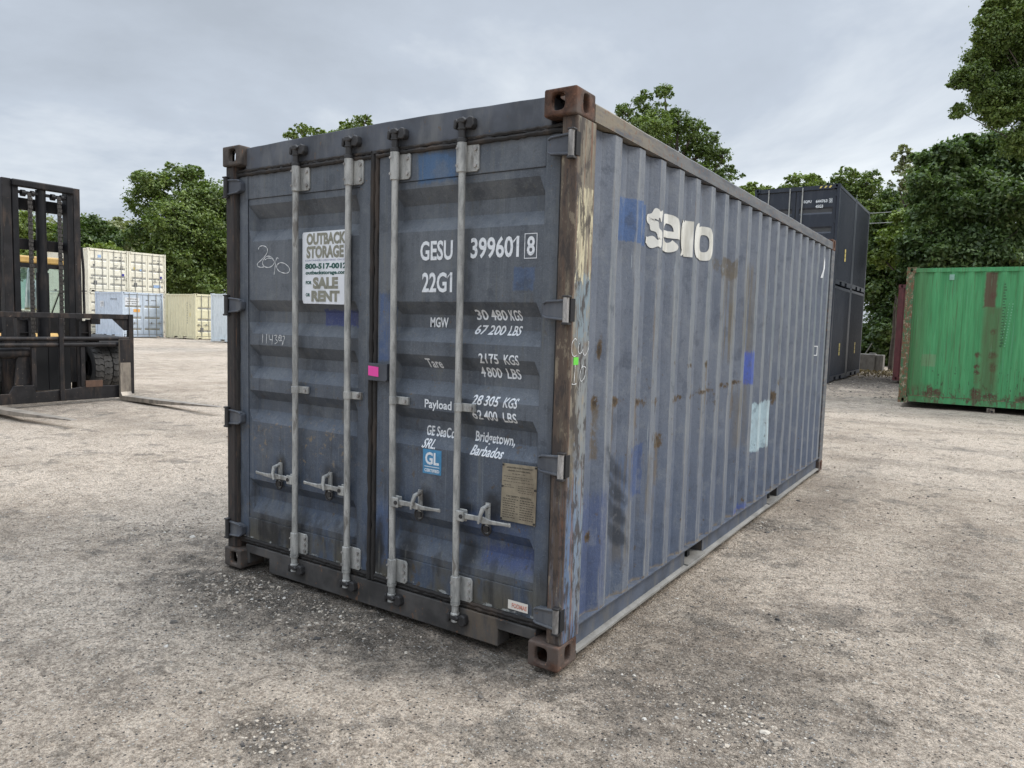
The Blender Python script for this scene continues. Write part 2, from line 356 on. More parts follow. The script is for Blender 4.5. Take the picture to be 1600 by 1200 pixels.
        # scuffs of a tyre, dark arcs rubbed into the lower paint near the door end
        for k in range(4):
            zc = .88-k*.125; c = g.mix(g.M('MULTIPLY', g.M('MULTIPLY', g.blob(u, g.M('ADD', g.z, g.M('MULTIPLY', u, .75)), .555+.02*k, zc+.75*(.555+.02*k), .115, .050, .45, wob, 1.3), g.rng(K, .32, .46)), .85), c, (.035, .042, .055))
        c = g.mix(g.M('MULTIPLY', g.box(g.z, u, .150, .178, 0, 8, .012, wob, .06), g.rng(K, .40, .50)), c, (.24, .19, .145))
        sc = g.noise(g.scl(120, 120, 2.2, 4.), scale=1., detail=3)
        c = g.mix(g.M('MULTIPLY', g.rng(sc, .69, .73), g.rng(reg, .44, .6)), c, (.42, .44, .45))
        sk = g.noise(g.scl(70, 70, 12., 6.), scale=1., detail=4, dist=1.2)
        c = g.mix(g.M('MULTIPLY', g.rng(sk, .66, .71), .55), c, (.06, .065, .08))
    else:
        # grime along the foot of the doors, soot round the handle keepers and seal rings
        grime = g.M('MULTIPLY', g.rng(g.z, .20, .50, 1., 0.), g.rng(g.noise(g.scl(6, 6, 2), scale=1.5, detail=7), .36, .56))
        c = g.mix(g.M('MULTIPLY', grime, .85), c, (.105, .088, .060))
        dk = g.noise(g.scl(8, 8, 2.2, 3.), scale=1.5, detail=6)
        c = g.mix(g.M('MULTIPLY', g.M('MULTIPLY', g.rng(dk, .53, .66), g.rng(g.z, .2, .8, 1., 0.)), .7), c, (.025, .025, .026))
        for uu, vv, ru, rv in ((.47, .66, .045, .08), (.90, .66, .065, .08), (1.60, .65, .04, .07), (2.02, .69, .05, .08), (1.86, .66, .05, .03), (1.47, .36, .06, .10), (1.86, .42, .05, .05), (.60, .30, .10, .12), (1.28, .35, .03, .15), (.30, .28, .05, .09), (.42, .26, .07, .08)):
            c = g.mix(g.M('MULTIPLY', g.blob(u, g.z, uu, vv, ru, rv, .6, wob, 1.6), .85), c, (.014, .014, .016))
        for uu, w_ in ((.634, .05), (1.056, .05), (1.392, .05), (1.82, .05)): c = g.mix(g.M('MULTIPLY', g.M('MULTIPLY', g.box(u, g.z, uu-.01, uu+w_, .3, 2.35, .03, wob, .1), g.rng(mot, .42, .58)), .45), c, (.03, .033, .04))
        vr_ = g.noise(g.scl(24, 24, 1.1, 5.), scale=1.1, detail=7, rough=.7); c = g.mix(g.M('MULTIPLY', g.rng(vr_, .56, .66), .5), c, (.15, .145, .13)); c = g.mix(g.M('MULTIPLY', g.M('MULTIPLY', g.rng(vr_, .33, .43, 1., 0.), g.rng(g.z, .3, 1.6, 1., .4)), .6), c, (.03, .032, .038))
        c = g.mix(g.M('MULTIPLY', g.M('MULTIPLY', g.box(g.z, u, .196, .206, 0, 3, .003, K, .03), g.rng(g.noise(g.scl(9, 9, 9), scale=2., detail=6), .52, .60)), .8), c, (.42, .41, .39))
        rs = g.M('MULTIPLY', g.blob(u, g.z, .62, .83, .45, .16, .5, wob, .8), g.rng(g.noise(scale=26, detail=8, rough=.7), .56, .64))
        c = g.mix(g.M('MULTIPLY', rs, .8), c, (.26, .19, .12))
        c = g.mix(g.M('MULTIPLY', g.box(u, g.z, 2.32, 2.40, .1, 2.5, .02, wob, .03), .5), c, (.06, .06, .065))
        sp_ = g.noise(g.scl(1, 1, .8, 4.), scale=60, detail=3)
        c = g.mix(g.M('MULTIPLY', g.rng(sp_, .70, .73), g.rng(reg, .42, .56)), c, (.15, .10, .06))
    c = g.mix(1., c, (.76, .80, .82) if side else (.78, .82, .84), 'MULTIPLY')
    g.bump(g.M('ADD', fine, g.M('ADD', g.M('MULTIPLY', cl, 5.), g.M('MULTIPLY', g.noise(g.scl(2.2, 2.2, .9, 4.), scale=2.2, detail=2), 7.))), .3, .008)
    return g.fin(c, g.rng(st, .3, .7, .42, .62), spec=.4)
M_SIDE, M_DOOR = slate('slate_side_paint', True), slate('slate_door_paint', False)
def rail_mat():
    g = G('worn_rail_paint'); st = g.noise(g.scl(14, 2.2, 14), scale=1.5, detail=7, rough=.65); n = g.noise(scale=30, detail=6)
    c = g.mix(g.rng(st, .38, .62), (.070, .076, .088), (.125, .128, .130)); near = g.rng(g.y, .3, 1.5, 1., 0.)
    c = g.mix(g.M('MULTIPLY', near, g.rng(st, .3, .55)), c, (.185, .155, .110))
    c = g.mix(g.M('MULTIPLY', g.rng(n, .56, .66), .7), c, (.15, .08, .045)); g.bump(n, .25, .004); return g.fin(c, .7)
M_RAIL = rail_mat()
M_SILL = simple('grimy_sill_paint', (.052, .048, .045), .8, var=.45, dirt=(.12, .092, .066), dirt_amt=.85, bump=.4, chips=(.14, .075, .042), thr=.60)
M_LIP = simple('bare_scuffed_flange', (.22, .21, .19), .7, dirt=(.12, .11, .10), dirt_amt=.6, bump=.2)
M_HEAD = simple('header_paint', (.062, .068, .082), .6, var=.3, dirt=(.16, .16, .155), dirt_amt=.5, bump=.2, chips=(.11, .075, .05), thr=.635)
M_BRAIL = simple('grimy_slate_rail', (.060, .072, .098), .65, var=.3, dirt=(.13, .12, .10), dirt_amt=.65, bump=.3)
M_GASK = simple('perished_rubber_seal', (.016, .014, .013), .8, dirt=(.065, .046, .033), dirt_amt=.7, scale=20, bump=.5)
M_BLACK = simple('black_void_paint', (.006, .006, .007), .8)
M_CAM = simple('sooty_cam_steel', (.038, .036, .036), .55, .3, dirt=(.02, .018, .018), dirt_amt=.8, scale=30, bump=.4)
def galv(name, c1, c2):
    g = G(name); n = g.noise(g.scl(10, 10, 2.5), scale=3, detail=7, rough=.65); f = g.noise(scale=120, detail=3)
    c = g.mix(g.rng(n, .35, .65), c1, c2); c = g.mix(g.M('MULTIPLY', g.rng(f, .60, .68), .6), c, (.20, .19, .175))
    k = g.noise(g.scl(4, 4, 1.2, 3.), scale=4, detail=5); c = g.mix(g.M('MULTIPLY', g.rng(k, .62, .70), .8), c, (.13, .115, .10))
    g.bump(f, .2, .002); return g.fin(c, .55, .25)
M_GALV = galv('dull_galvanised_steel', (.235, .235, .225), (.43, .425, .40))
M_HING = galv('worn_hinge_pin_steel', (.16, .15, .14), (.42, .40, .38))
def letter():
    g = G('white_lettering'); n = g.noise(scale=60, detail=5); k = g.noise(g.scl(1, 1, .7), scale=22, detail=9, rough=.75); c = g.mix(g.M('MULTIPLY', g.rng(n, .56, .66), .45), (.66, .68, .70), (.33, .35, .38)); c = g.mix(g.rng(k, .635, .66), c, (.13, .145, .17)); return g.fin(c, .6)
M_WHITE = letter()
M_LOGO = simple('aged_white_logo_vinyl', (.62, .61, .56), .55, var=.06, dirt=(.36, .34, .28), dirt_amt=.6, chips=(.14, .155, .18), thr=.66)
M_CHALK = simple('chalk_marker', (.62, .63, .63), .9, var=.2, scale=80)

# ------------------------------------------------------------------ MAIN CONTAINER
OFF = (-W/2, -L/2, 0)
cont = thing('shipping_container', (W/2, L/2, 0), 0, 'large weathered slate blue steel container with double doors and rusty corners standing in the foreground', 'shipping container')
def part(name, mb, m, parent=None, **k): return mb.build(name, m, parent or cont, loc=OFF if (parent is None or parent == cont) else None, **k)

def casting_mb(cx0, cy0, z0, sx, sy, top, sz=.118):
    """ISO corner casting; outer corner at (cx0,cy0), body extends by sx*0.162 in x and sy*0.178 in y; oval apertures
    with real depth on the outer end, outer side and top/bottom faces"""
    m = MB(); lx, ly = .162, .178; wt = .028
    def P(a, b, c): return (cx0+sx*a*lx, cy0+sy*b*ly, z0+c*sz)
    def holed(f, rw, rh, cu_, cv, w3):
        # f(u,v,depth) -> local 0..1; oval hole centred cu_,cv
        N = 20; ring = []; ring2 = []
        for k in range(N):
            t = 2*math.pi*k/N; cs, sn = math.cos(t), math.sin(t); e_ = .62
            u = cu_+rw*math.copysign(abs(cs)**e_, cs); v = cv+rh*math.copysign(abs(sn)**e_, sn)
            ring.append(f(u, v, 0)); ring2.append(f(u, v, w3))
        cor = [f(1, 1, 0), f(0, 1, 0), f(0, 0, 0), f(1, 0, 0)]
        vs = ring+ring2+cor; fs = []
        for k in range(N):
            k2 = (k+1) % N; fs.append((k, k2, N+k2, N+k)); q = int(((k+.5)/N)*4) % 4
            fs.append((2*N+q, k2, k))
        for q in range(4):
            k = (q+1)*N//4 % N; fs.append((2*N+q, 2*N+(q+1) % 4, k))
        m.add(vs, fs)
    holed(lambda u, v, d: P(u, d, v), .063/2/lx*1.05, .075/2/sz, .57, .52, wt/ly)             # end face
    holed(lambda u, v, d: P(d, u, v), .050/2/ly, .080/2/sz, .52, .52, wt/lx)                  # side face
    if top: holed(lambda u, v, d: P(u, v, 1-d), .06/2/lx, .11/2/ly, .5, .5, wt/sz)
    else: m.add([P(0, 0, 1), P(1, 0, 1), P(1, 1, 1), P(0, 1, 1)], [(0, 1, 2, 3)])
    m.add([P(0, 0, 0), P(1, 0, 0), P(1, 1, 0), P(0, 1, 0)], [(0, 3, 2, 1)])
    m.add([P(1, 0, 0), P(1, 1, 0), P(1, 1, 1), P(1, 0, 1)], [(0, 1, 2, 3)])
    m.add([P(0, 1, 0), P(1, 1, 0), P(1, 1, 1), P(0, 1, 1)], [(0, 3, 2, 1)])
    return m
def void_mb(cx0, cy0, z0, sx, sy):
    a = .03; m = MB(); xs = sorted((cx0+sx*a, cx0+sx*.155)); ys = sorted((cy0+sy*a, cy0+sy*.17)); return m.box(xs[0], xs[1], ys[0], ys[1], z0+.006, z0+.118-a)
for cx0, sx in ((0, 1), (W, -1)):
    for cy0, sy in ((0, 1), (L, -1)):
        for z0, tp in ((0, False), (H-.118, True)):
            c_ = part('corner_casting', casting_mb(cx0, cy0, z0, sx, sy, tp), M_CAST_G if cx0 == 0 else M_CAST, bevel=.009, seg=3)

# posts
poly = [(2.347, .055), (2.362, .022), (2.430, .022), (2.436, .028), (2.436, .198), (2.425, .203), (2.385, .203), (2.347, .12)]
part('corner_post', MB().prism(poly, 'z', .118, H-.118), M_POST_R, bevel=.004)
part('corner_post', MB().prism([(W-x, y) for x, y in poly], 'z', .118, H-.118), M_POST_L, bevel=.004)
for xx in (0.003, W-.085): part('corner_post', MB().box(xx, xx+.082, L-.17, L-.003, .118, H-.118), M_RAIL, bevel=.006)

# header and door sill
hd = MB(); N = 24
zs = []
for i in range(N+1):
    x = .150+(2.288-.150)*i/N; zs.append((x, H-.012+.012*math.sin(i/N*math.pi)+.0009*math.sin(i*2.1)))
hd.prism([(.150, 2.437)]+[(2.288, 2.437)]+[(x, z) for x, z in reversed(zs)], 'y', .055, .16)
hdr = part('header', hd, M_HEAD, bevel=.004)
hd = MB(); hd.prism([(.150, 2.437), (2.288, 2.437), (2.288, 2.452), (.150, 2.452)], 'y', .045, .055); hd.build('rain_gutter', M_CAM, hdr)
sl_ = MB(); zt = .150
sl_.prism([(.15, .030), (.185, .030), (.185, .098), (.375, .098), (.375, .012), (2.075, .012), (2.075, .098), (2.262, .098), (2.262, .03), (2.288, .03), (2.288, zt), (.15, zt)], 'y', .048, .15)
sill = part('door_sill', sl_, M_SILL, bevel=.004)

# ---- doors: corrugated panel in a frame
RZ = [(2.240, 2.162, 2.092, 2.024), (1.673, 1.608, 1.541, 1.471), (1.403, 1.336, 1.270, 1.200), (1.125, 1.067, 1.002, .932), (.571, .515, .452, .364)]
YD, DEP = .062, .048
def dep(z):
    for a, b, c, d in RZ:
        if d <= z <= a:
            return DEP*(1 if c <= z <= b else ((a-z)/(a-b) if z > b else (z-d)/(c-d)))
    return 0.
ZCUT = [q for r_ in RZ for q in r_]
def door(x0, x1, px0, px1):
    rows = [2.275]+ZCUT+[.327]; m = MB(); xs = [px0, px0+.032, px1-.032, px1]
    for i in range(len(rows)-1):
        for k in range(3):
            def P(x, z, e): return (x, YD+dep(z)*e, z)
            e0, e1 = (0, 1) if k == 0 else ((1, 1) if k == 1 else (1, 0))
            m.add([P(xs[k], rows[i], e0), P(xs[k+1], rows[i], e1), P(xs[k+1], rows[i+1], e1), P(xs[k], rows[i+1], e0)], [(0, 1, 2, 3)])
    # close the shallow steps at the panel ends
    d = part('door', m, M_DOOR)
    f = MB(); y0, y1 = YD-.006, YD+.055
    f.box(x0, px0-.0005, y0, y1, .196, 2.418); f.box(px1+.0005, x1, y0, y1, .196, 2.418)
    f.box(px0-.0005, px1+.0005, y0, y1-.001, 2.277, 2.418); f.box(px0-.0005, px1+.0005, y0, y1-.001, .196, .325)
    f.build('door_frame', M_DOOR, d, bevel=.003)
    b = MB(); b.box(x0, x1, YD+.060, YD+.068, .196, 2.418); b.build('inner_lining', M_BLACK, d)
    return d
dL = door(.088, 1.195, .172, 1.108); dR = door(1.252, 2.338, 1.345, 2.262)
# rubber seals: side strips, top, bottom and the overlapping centre pair
sm = MB()
def lumpy(ax, a0, a1, u, y, r, n=60, sd_=1):
    pts = []; rr = []; q = random.Random(sd_)
    for i in range(n+1):
        t = a0+(a1-a0)*i/n; j = q.uniform(-.0022, .0022); k2 = q.uniform(-.002, .002)
        pts.append((u+j, y+k2, t) if ax == 'z' else (t, y+k2, u+j)); rr.append(r*q.uniform(.85, 1.12))
    return pts, rr
def seal(parent, *specs):
    m = MB()
    for ax, a0, a1, u, y, r, s_ in specs:
        p_, r_ = lumpy(ax, a0, a1, u, y, r, 60, s_); m.tube(p_, r_, 8)
    return m
seal(None, ('z', .17, 2.44, .078, .052, .015, 1), ('x', .07, 1.205, 2.424, .052, .013, 2), ('x', .07, 1.205, 2.446, .050, .009, 12), ('x', .07, 1.205, .183, .060, .013, 3), ('x', .07, 1.205, .165, .062, .011, 4), ('z', .16, 2.44, 1.208, .055, .014, 5)).build('rubber_seal', M_GASK, dL, smooth=True)
seal(None, ('z', .17, 2.44, 2.348, .060, .010, 6), ('x', 1.24, 2.352, 2.424, .052, .013, 7), ('x', 1.24, 2.352, 2.446, .050, .009, 13), ('x', 1.24, 2.352, .183, .060, .013, 8), ('x', 1.24, 2.352, .165, .062, .011, 9), ('z', .16, 2.44, 1.238, .058, .013, 10)).build('rubber_seal', M_GASK, dR, smooth=True)
part('seal_backing', MB().box(.04, 2.40, .133, .145, .15, 2.44), M_BLACK)
# locking gear
def P05(x, z, y): k = (.05-y)/2.83; return x+k*(3.98-x), z+k*(1.576-z)
YB = .026
ROD = [(.608, .604, -1, dL), (1.032, 1.037, -1, dL), (1.366, 1.380, 1, dR), (1.797, 1.811, 1, dR)]
for i, (xt, xb, sgn, dr) in enumerate(ROD):
    xt = P05(xt, 2, YB)[0]; xb = P05(xb, .4, YB)[0]
    X = lambda z: xb+(xt-xb)*(z-.4)/1.6
    m = MB(); q = random.Random(i)
    m.tube([(X(z)+(.003*math.sin(z*2.3+i)), YB, z) for z in np.linspace(.10, 2.44, 30)], .0172, 14)
    rod = m.build('locking_rod', M_GALV, dr, smooth=True)
    # hub plates where the handle bolts on
    zc = .628; m = MB(); m.obb((X(zc)+sgn*.030, YB-.014, zc), (.024, 0, 0), (0, .005, 0), (0, 0, .027)); m.obb((X(zc)+sgn*.03, YB+.014, zc), (.024, 0, 0), (0, .005, 0), (0, 0, .03))
    m.build('handle_hub', M_GALV, rod, bevel=.006); MB().cyl((X(zc)+sgn*.04, YB-.023, zc), (X(zc)+sgn*.04, YB-.019, zc), .011, 10).build('bolt', M_CAM, rod)
    ln = .33 if i != 2 else .335
    xr = X(zc)+sgn*.165
    m = MB(); pts = [(X(zc)+sgn*.035, YB-.004, zc), (X(zc)+sgn*.12, YB-.004, zc+.002), (xr, YB-.012, zc+.002), (X(zc)+sgn*.22, YB-.018, zc+.001), (X(zc)+sgn*(.30), YB-.016, zc+.004), (X(zc)+sgn*ln, YB-.016, zc+.005)]
    hw = [.015, .013, .018, .011, .008, .010]
    n = len(pts); vs = []
    for (x, y, z), h_ in zip(pts, hw): vs += [(x, y-.004, z-h_), (x, y-.007, z+h_), (x, y+.004, z+h_), (x, y+.006, z-h_)]
    fs = []
    for k in range(n-1):
        for j in range(4): fs.append((4*k+j, 4*k+(j+1) % 4, 4*k+4+(j+1) % 4, 4*k+4+j))
    fs += [(0, 1, 2, 3), (4*n-1, 4*n-2, 4*n-3, 4*n-4)]
    m.add(vs, fs); m.build('handle', M_GALV, dr, bevel=.004)
    # keeper: back plate, swinging hasp and seal ring
    m = MB(); m.tube([(xr, YD-.002, zc-.070), (xr, YD-.002, zc+.078)], .014, 10)
    m.tube([(xr+.004*sgn, YD-.008, zc+.066), (xr+.002*sgn, YB-.016, zc+.056), (xr-.004*sgn, YB-.028, zc+.022), (xr-.012*sgn, YB-.028, zc-.014)], [.011, .012, .009, .006], 8)
    kp = m.build('handle_keeper', M_GALV, dr, smooth=True, bevel=0)
    m = MB(); m.tube([(xr+.026*math.cos(t), YD-.014, zc-.050+.030*math.sin(t)) for t in np.linspace(0, 2*math.pi, 19)], .0055, 6); m.cyl((xr, YD-.02, zc-.05), (xr, YD-.006, zc-.05), .017, 12)
    m.build('seal_ring', M_CAM, kp, smooth=True)
    for top in (1, 0):
        za, zb = (2.288, 2.420) if top else (.190, .312); xc = X((za+zb)/2)
        m = MB(); m.tube([(xc, YB, za-.004), (xc, YB, zb+.004)], .0235, 16)
        m.prism([(xc-.022, za), (xc+.075, za), (xc+.086, za+.012), (xc+.086, zb-.012), (xc+.075, zb), (xc-.022, zb)], 'y', YD-.016, YD-.0065)
        m.obb((xc-.010, YB+.014, (za+zb)/2), (.022, 0, 0), (0, .016, 0), (0, 0, (zb-za)/2-.003))
        br = m.build('rod_bracket', M_GALV, dr, smooth=True, bevel=.002)
        m = MB()
        for zz in ((za+.028, zb-.028) if top else (za+.024, (za+zb)/2, zb-.024)): m.cyl((xc+.066, YD-.024, zz), (xc+.066, YD-.015, zz), .010, 10)
        for zz in (za+.026, zb-.026): m.cyl((xc-.012, YB-.0255, zz), (xc-.012, YB-.020, zz), .0065, 8)
        split_loose(m.build('bolt', M_HING, br, smooth=True))
        # collar + cam and its keeper on the frame
        m = MB(); s_ = 1 if top else -1; zz = zb if top else za
        m.tube([(xc, YB, zz+s_*.005), (xc, YB, zz+s_*.02), (xc, YB, zz+s_*.024), (xc, YB, zz+s_*.06), (xc, YB, zz+s_*.063), (xc, YB, zz+s_*.07)], [.025, .024, .0185, .0185, .023, .023], 14)
        m.tube([(xc, YB, zz+s_*.07), (xc, YB-.001, zz+s_*.105)], [.019, .021], 12)
        m.build('rod_collar', M_GALV if not top else M_CAM, dr, smooth=True)
        zk = zz+s_*.092; m = MB()
        m.prism([(xc-.050, zk-.020), (xc-.034, zk-.026), (xc-.026, zk+.012), (xc-.032, zk+.026), (xc-.046, zk+.020)], 'y', YB-.012, .055)
        m.prism([(xc+.020, zk-.026), (xc+.058, zk-.030), (xc+.070, zk-.014), (xc+.064, zk+.022), (xc+.044, zk+.030), (xc+.024, zk+.018)], 'y', YB-.010, .055)
        m.prism([(xc-.022, zk+.0), (xc+.022, zk-.004), (xc+.034, zk+.010), (xc+.016, zk+.026), (xc-.016, zk+.024)], 'y', YB-.022, YB+.022)
        (m.build('cam_keeper', M_CAM, hdr if top else sill, bevel=.006, seg=2))
    # mid guide
    zg = 1.160; xg = X(zg); m = MB(); m.tube([(xg, YB, zg-.02), (xg, YB, zg+.02)], .0215, 14); m.prism([(xg-.024, zg-.02), (xg+.088, zg-.02), (xg+.088, zg+.02), (xg-.024, zg+.02)], 'y', YD-.022, YD-.0065)
    gd = m.build('rod_guide', M_GALV, dr, smooth=True, bevel=.002); MB().cyl((xg+.068, YD-.03, zg), (xg+.068, YD-.021, zg), .010, 10).build('bolt', M_HING, gd, smooth=True)
    MB().box(xg+.045, xg+.088, YD-.007, YD+dep(zg)+.002, zg-.02, zg+.02).build('packer', M_DOOR, gd)
# hinges
HZ = [2.352, 1.640, .947, .238]
for zc in HZ:
    for s_, dr in ((1, dR), (-1, dL)):
        f = (lambda x: x) if s_ > 0 else (lambda x: W-x)
        m = MB(); m.prism([(f(2.290), zc-.026), (f(2.310), zc-.036), (f(2.405), zc-.044), (f(2.405), zc+.044), (f(2.310), zc+.036), (f(2.290), zc+.022)], 'y', .016, .0555)
        hb = m.build('hinge', M_HEAD, dr, bevel=.006)
        m = MB(); m.prism([(f(2.296), zc+.022), (f(2.310), zc+.030), (f(2.405), zc+.036), (f(2.405), zc+.048), (f(2.308), zc+.040), (f(2.292), zc+.030)], 'y', .009, .03)
        m.prism([(f(2.296), zc-.022), (f(2.310), zc-.030), (f(2.405), zc-.036), (f(2.405), zc-.048), (f(2.308), zc-.040), (f(2.292), zc-.030)], 'y', .009, .03)
        split_loose(m.build('hinge_rib', M_HEAD, hb, bevel=.004))
        m = MB(); m.cyl((f(2.416), .008, zc-.054), (f(2.416), .008, zc+.054), .0145, 14); m.build('hinge_pin', M_HING if s_ > 0 else M_CAM, hb, smooth=True)
        m = MB(); m.box(*sorted((f(2.431), f(2.4385))), .012, .050, zc-.050, zc+.050); m.build('hinge_slot_shade', M_BLACK, hb)  # black slab put in for the shade in the slot beside the pin
        m = MB(); m.box(*sorted((f(2.400), f(2.434))), -.006, .03, zc-.066, zc-.054); m.box(*sorted((f(2.400), f(2.434))), -.006, .03, zc+.054, zc+.063); split_loose(m.build('hinge_lug', M_CAM, hb, bevel=.003))
# customs cover plate over the centre seam, with its pink tag
m = MB(); m.prism([(1.196, 1.252), (1.335, 1.252), (1.345, 1.26), (1.345, 1.345), (1.196, 1.345)], 'y', .030, .052); cp = m.build('cover_plate', M_HEAD, dR, bevel=.003)
M_PINK = simple('pink_sticker', (.75, .06, .33), .6, var=.05)
MB().prism([(1.212, 1.279), (1.285, 1.274), (1.285, 1.326), (1.212, 1.330)], 'y', .0285, .0298).build('pink_tag', M_PINK, cp)

# ---- side walls: trapezoid corrugation
PIT, Y0 = .281, .478
bps = [(.19, .036)]
bps = [(.196, 2)]
def side_pts(first=.2, last=L-.172):
    pts = [(first, 1)]; k = 0
    a = Y0-.072-.068
    while True:
        b = a+k*PIT
        seq = [(b, 1), (b+.068, 0), (b+.14, 0), (b+.208, 1)]
        done = False
        for y, d in seq:
            if y >= last: done = True; break
            if y > pts[-1][0]: pts.append((y, d))
        if done: break
        k += 1
    pts.append((last, 1)); return pts
SP = side_pts(); XW, SD = 2.431, .036
def sdep(y):
    for (a, da), (b, db) in zip(SP, SP[1:]):
        if a <= y <= b: return SD*(da+(db-da)*(y-a)/(b-a))
    return 0.
def wall_mesh(x_out, sgn, z0, z1, m_):
    "corrugated sheet with a few shallow dents"
    m = MB(); zs_ = np.linspace(z0, z1, 40); ys = []
    for (a, da), (b, db) in zip(SP, SP[1:]): ys += [a] if b-a < .04 else [a, (a+b)/2]
    ys.append(SP[-1][0]); q = random.Random(3); dents = [(q.uniform(.4, 5.6), q.uniform(.3, 2.2), q.uniform(.05, .16), q.uniform(.10, .3), q.uniform(-.004, .009)) for _ in range(46)]
    vs = []
    for z in zs_:
        for y in ys:
            d = sum(a*math.exp(-((y-yc)/ry)**2-((z-zc)/rz)**2) for yc, zc, ry, rz, a in dents)
            vs.append((x_out-sgn*(sdep(y)+d), y, z))
    n = len(ys); fs = [(i*n+k, i*n+k+1, (i+1)*n+k+1, (i+1)*n+k) for i in range(len(zs_)-1) for k in range(n-1)]
    m.add(vs, fs); return m
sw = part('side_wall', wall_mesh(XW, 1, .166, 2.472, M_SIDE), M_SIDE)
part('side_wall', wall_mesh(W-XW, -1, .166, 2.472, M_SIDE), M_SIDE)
bk = MB(); bk.box(.07, 2.355, .17, L-.06, .165, 2.54); part('inner_lining', bk, M_BLACK)
m = MB(); nX = 9
for i in range(nX):
    x = .09+i*.25; m.prism([(x, L-.02), (x+.07, L-.02), (x+.12, L-.055), (x+.20, L-.055), (x+.25, L-.02), (x+.25, L-.06), (x, L-.06)], 'z', .16, 2.48)
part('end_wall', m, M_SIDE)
# rails
for xa, xb in ((2.374, 2.4375), (.0005, .064)):
    m = MB(); n = 40; ys = np.linspace(.1785, L-.1785, n)
    vs = []
    for k, y in enumerate(ys):
        dz = .0012*math.sin(k*1.3)+.0008*math.sin(k*2.9); vs += [(xa, y, 2.479), (xb, y, 2.479+dz*.4), (xb, y, 2.552+dz), (xb-.008, y, 2.561+dz), (xa, y, 2.563)]
    if xa < 1: vs = [((xa+xb)-x, y, z) for x, y, z in vs]
    fs = [(5*k+j, 5*k+(j+1) % 5, 5*k+5+(j+1) % 5, 5*k+5+j) for k in range(n-1) for j in range(5)]+[(0, 1, 2, 3, 4), tuple(5*(n-1)+j for j in (4, 3, 2, 1, 0))]
    m.add(vs, fs); part('top_rail', m, M_RAIL)
# roof: shallow cross corrugations
m = MB(); vs = []; ys = np.arange(.12, L-.1, .05)
for k, y in enumerate(ys): z = 2.572+.010*(1 if (k//2) % 2 else 0); vs += [(.05, y, z-.006), (W/2, y, z+.004), (2.385, y, z-.006)]
m.add(vs, [(3*k+j, 3*k+1+j, 3*k+4+j, 3*k+3+j) for k in range(len(ys)-1) for j in (0, 1)]); part('roof', m, M_RAIL)
part('roof_edge', MB().box(.12, 2.32, .158, .20, 2.50, 2.572), M_HEAD)
part('end_header', MB().box(.162, 2.276, L-.08, L-.01, 2.45, 2.57), M_RAIL); part('end_sill', MB().box(.162, 2.276, L-.08, L-.01, .03, .16), M_RAIL)
# bottom side rails: channel with forklift pockets, wavy lower flange
PK = [(1.70, 2.045), (3.76, 4.11)]
for sgn, xo in ((1, 2.4345), (-1, W-2.4345)):
    m = MB(); segs = [(.1785, PK[0][0]), (PK[0][1], PK[1][0]), (PK[1][1], L-.1785)]
    for a, b in segs: m.box(*sorted((xo-sgn*.030, xo-sgn*.036)), a, b, .040, .160)
    for a, b in segs+PK: m.box(*sorted((xo-sgn*.060, xo)), a+.0005 if (a, b) in PK else a, b-.0005 if (a, b) in PK else b, .160, .1665)
    rl = part('bottom_rail', m, M_BRAIL)
    m = MB(); n = 90; ys = np.linspace(.1785, L-.1785, n); vs = []
    for k, y in enumerate(ys):
        wv = .004*math.sin(k*.55)+.004*math.sin(k*.21+1)+.003*math.sin(k*1.3); inp = any(a-.05 < y < b+.05 for a, b in PK)
        o = (.004 if inp else 0)+wv; vs += [(xo-sgn*.062, y, .034), (xo+sgn*(o*.8), y, .028+wv*.6), (xo+sgn*(o*.8), y, .041+wv*.6), (xo-sgn*.032, y, .046), (xo-sgn*.062, y, .046)]
    fs = [(5*k+j, 5*k+(j+1) % 5, 5*k+5+(j+1) % 5, 5*k+5+j) for k in range(n-1) for j in range(5)]
    m.add(vs, fs); m.build('lower_flange', M_LIP, rl)
    m = MB()
    for a, b in PK: m.box(*sorted((xo-sgn*.30, xo-sgn*.004)), a+.001, b-.001, .0465, .052)
    split_loose(m.build('pocket_strap', M_LIP, rl))
    m = MB()
    for a, b in PK:
        m.box(*sorted((xo-sgn*.40, xo-sgn*.037)), a-.006, a, .046, .158); m.box(*sorted((xo-sgn*.40, xo-sgn*.037)), b, b+.006, .046, .158)
    split_loose(m.build('pocket_side', M_SILL, rl))
m = MB()
for y in np.arange(.35, 5.9, .3): m.box(.07, 2.37, y, y+.05, .05, .16)
m.box(.066, 2.372, .16, L-.09, .1605, .168); part('underframe', m, M_BLACK)

# ---- writing and stickers on the doors
def on_door(x, z): return Vector((x, YD+dep(z)-.0022, z))
def doortext(parent, name, specs, mt=None, cut=ZCUT):
    sh = []
    for s_ in specs: sh.append(fit(*s_[:5], bold=s_[5] if len(s_) > 5 else .02, slant=s_[6] if len(s_) > 6 else 0., ref=s_[7] if len(s_) > 7 else None))
    return paint(name, mt or M_WHITE, parent, sh, on_door, cuts_v=cut)
def SH(x0, x1, z0, z1):
    "rectangles read off the plane y=.05, moved back on to the panel surface along the sight line"
    ym = YD+dep((z0+z1)/2); a = P05(x0, z0, ym); b = P05(x1, z1, ym); return a[0], b[0], a[1], b[1]
T = []
T.append(('GESU', *SH(1.545, 1.752, 1.876, 1.973), .025)); T.append(('399601', *SH(1.861, 2.137, 1.878, 1.978), .025)); T.append(('8', *SH(2.180, 2.222, 1.884, 1.972), .025))
T.append(('22G1', *SH(1.560, 1.752, 1.718, 1.817), .025)); T.append(('MGW', *SH(1.620, 1.735, 1.545, 1.595), .022))
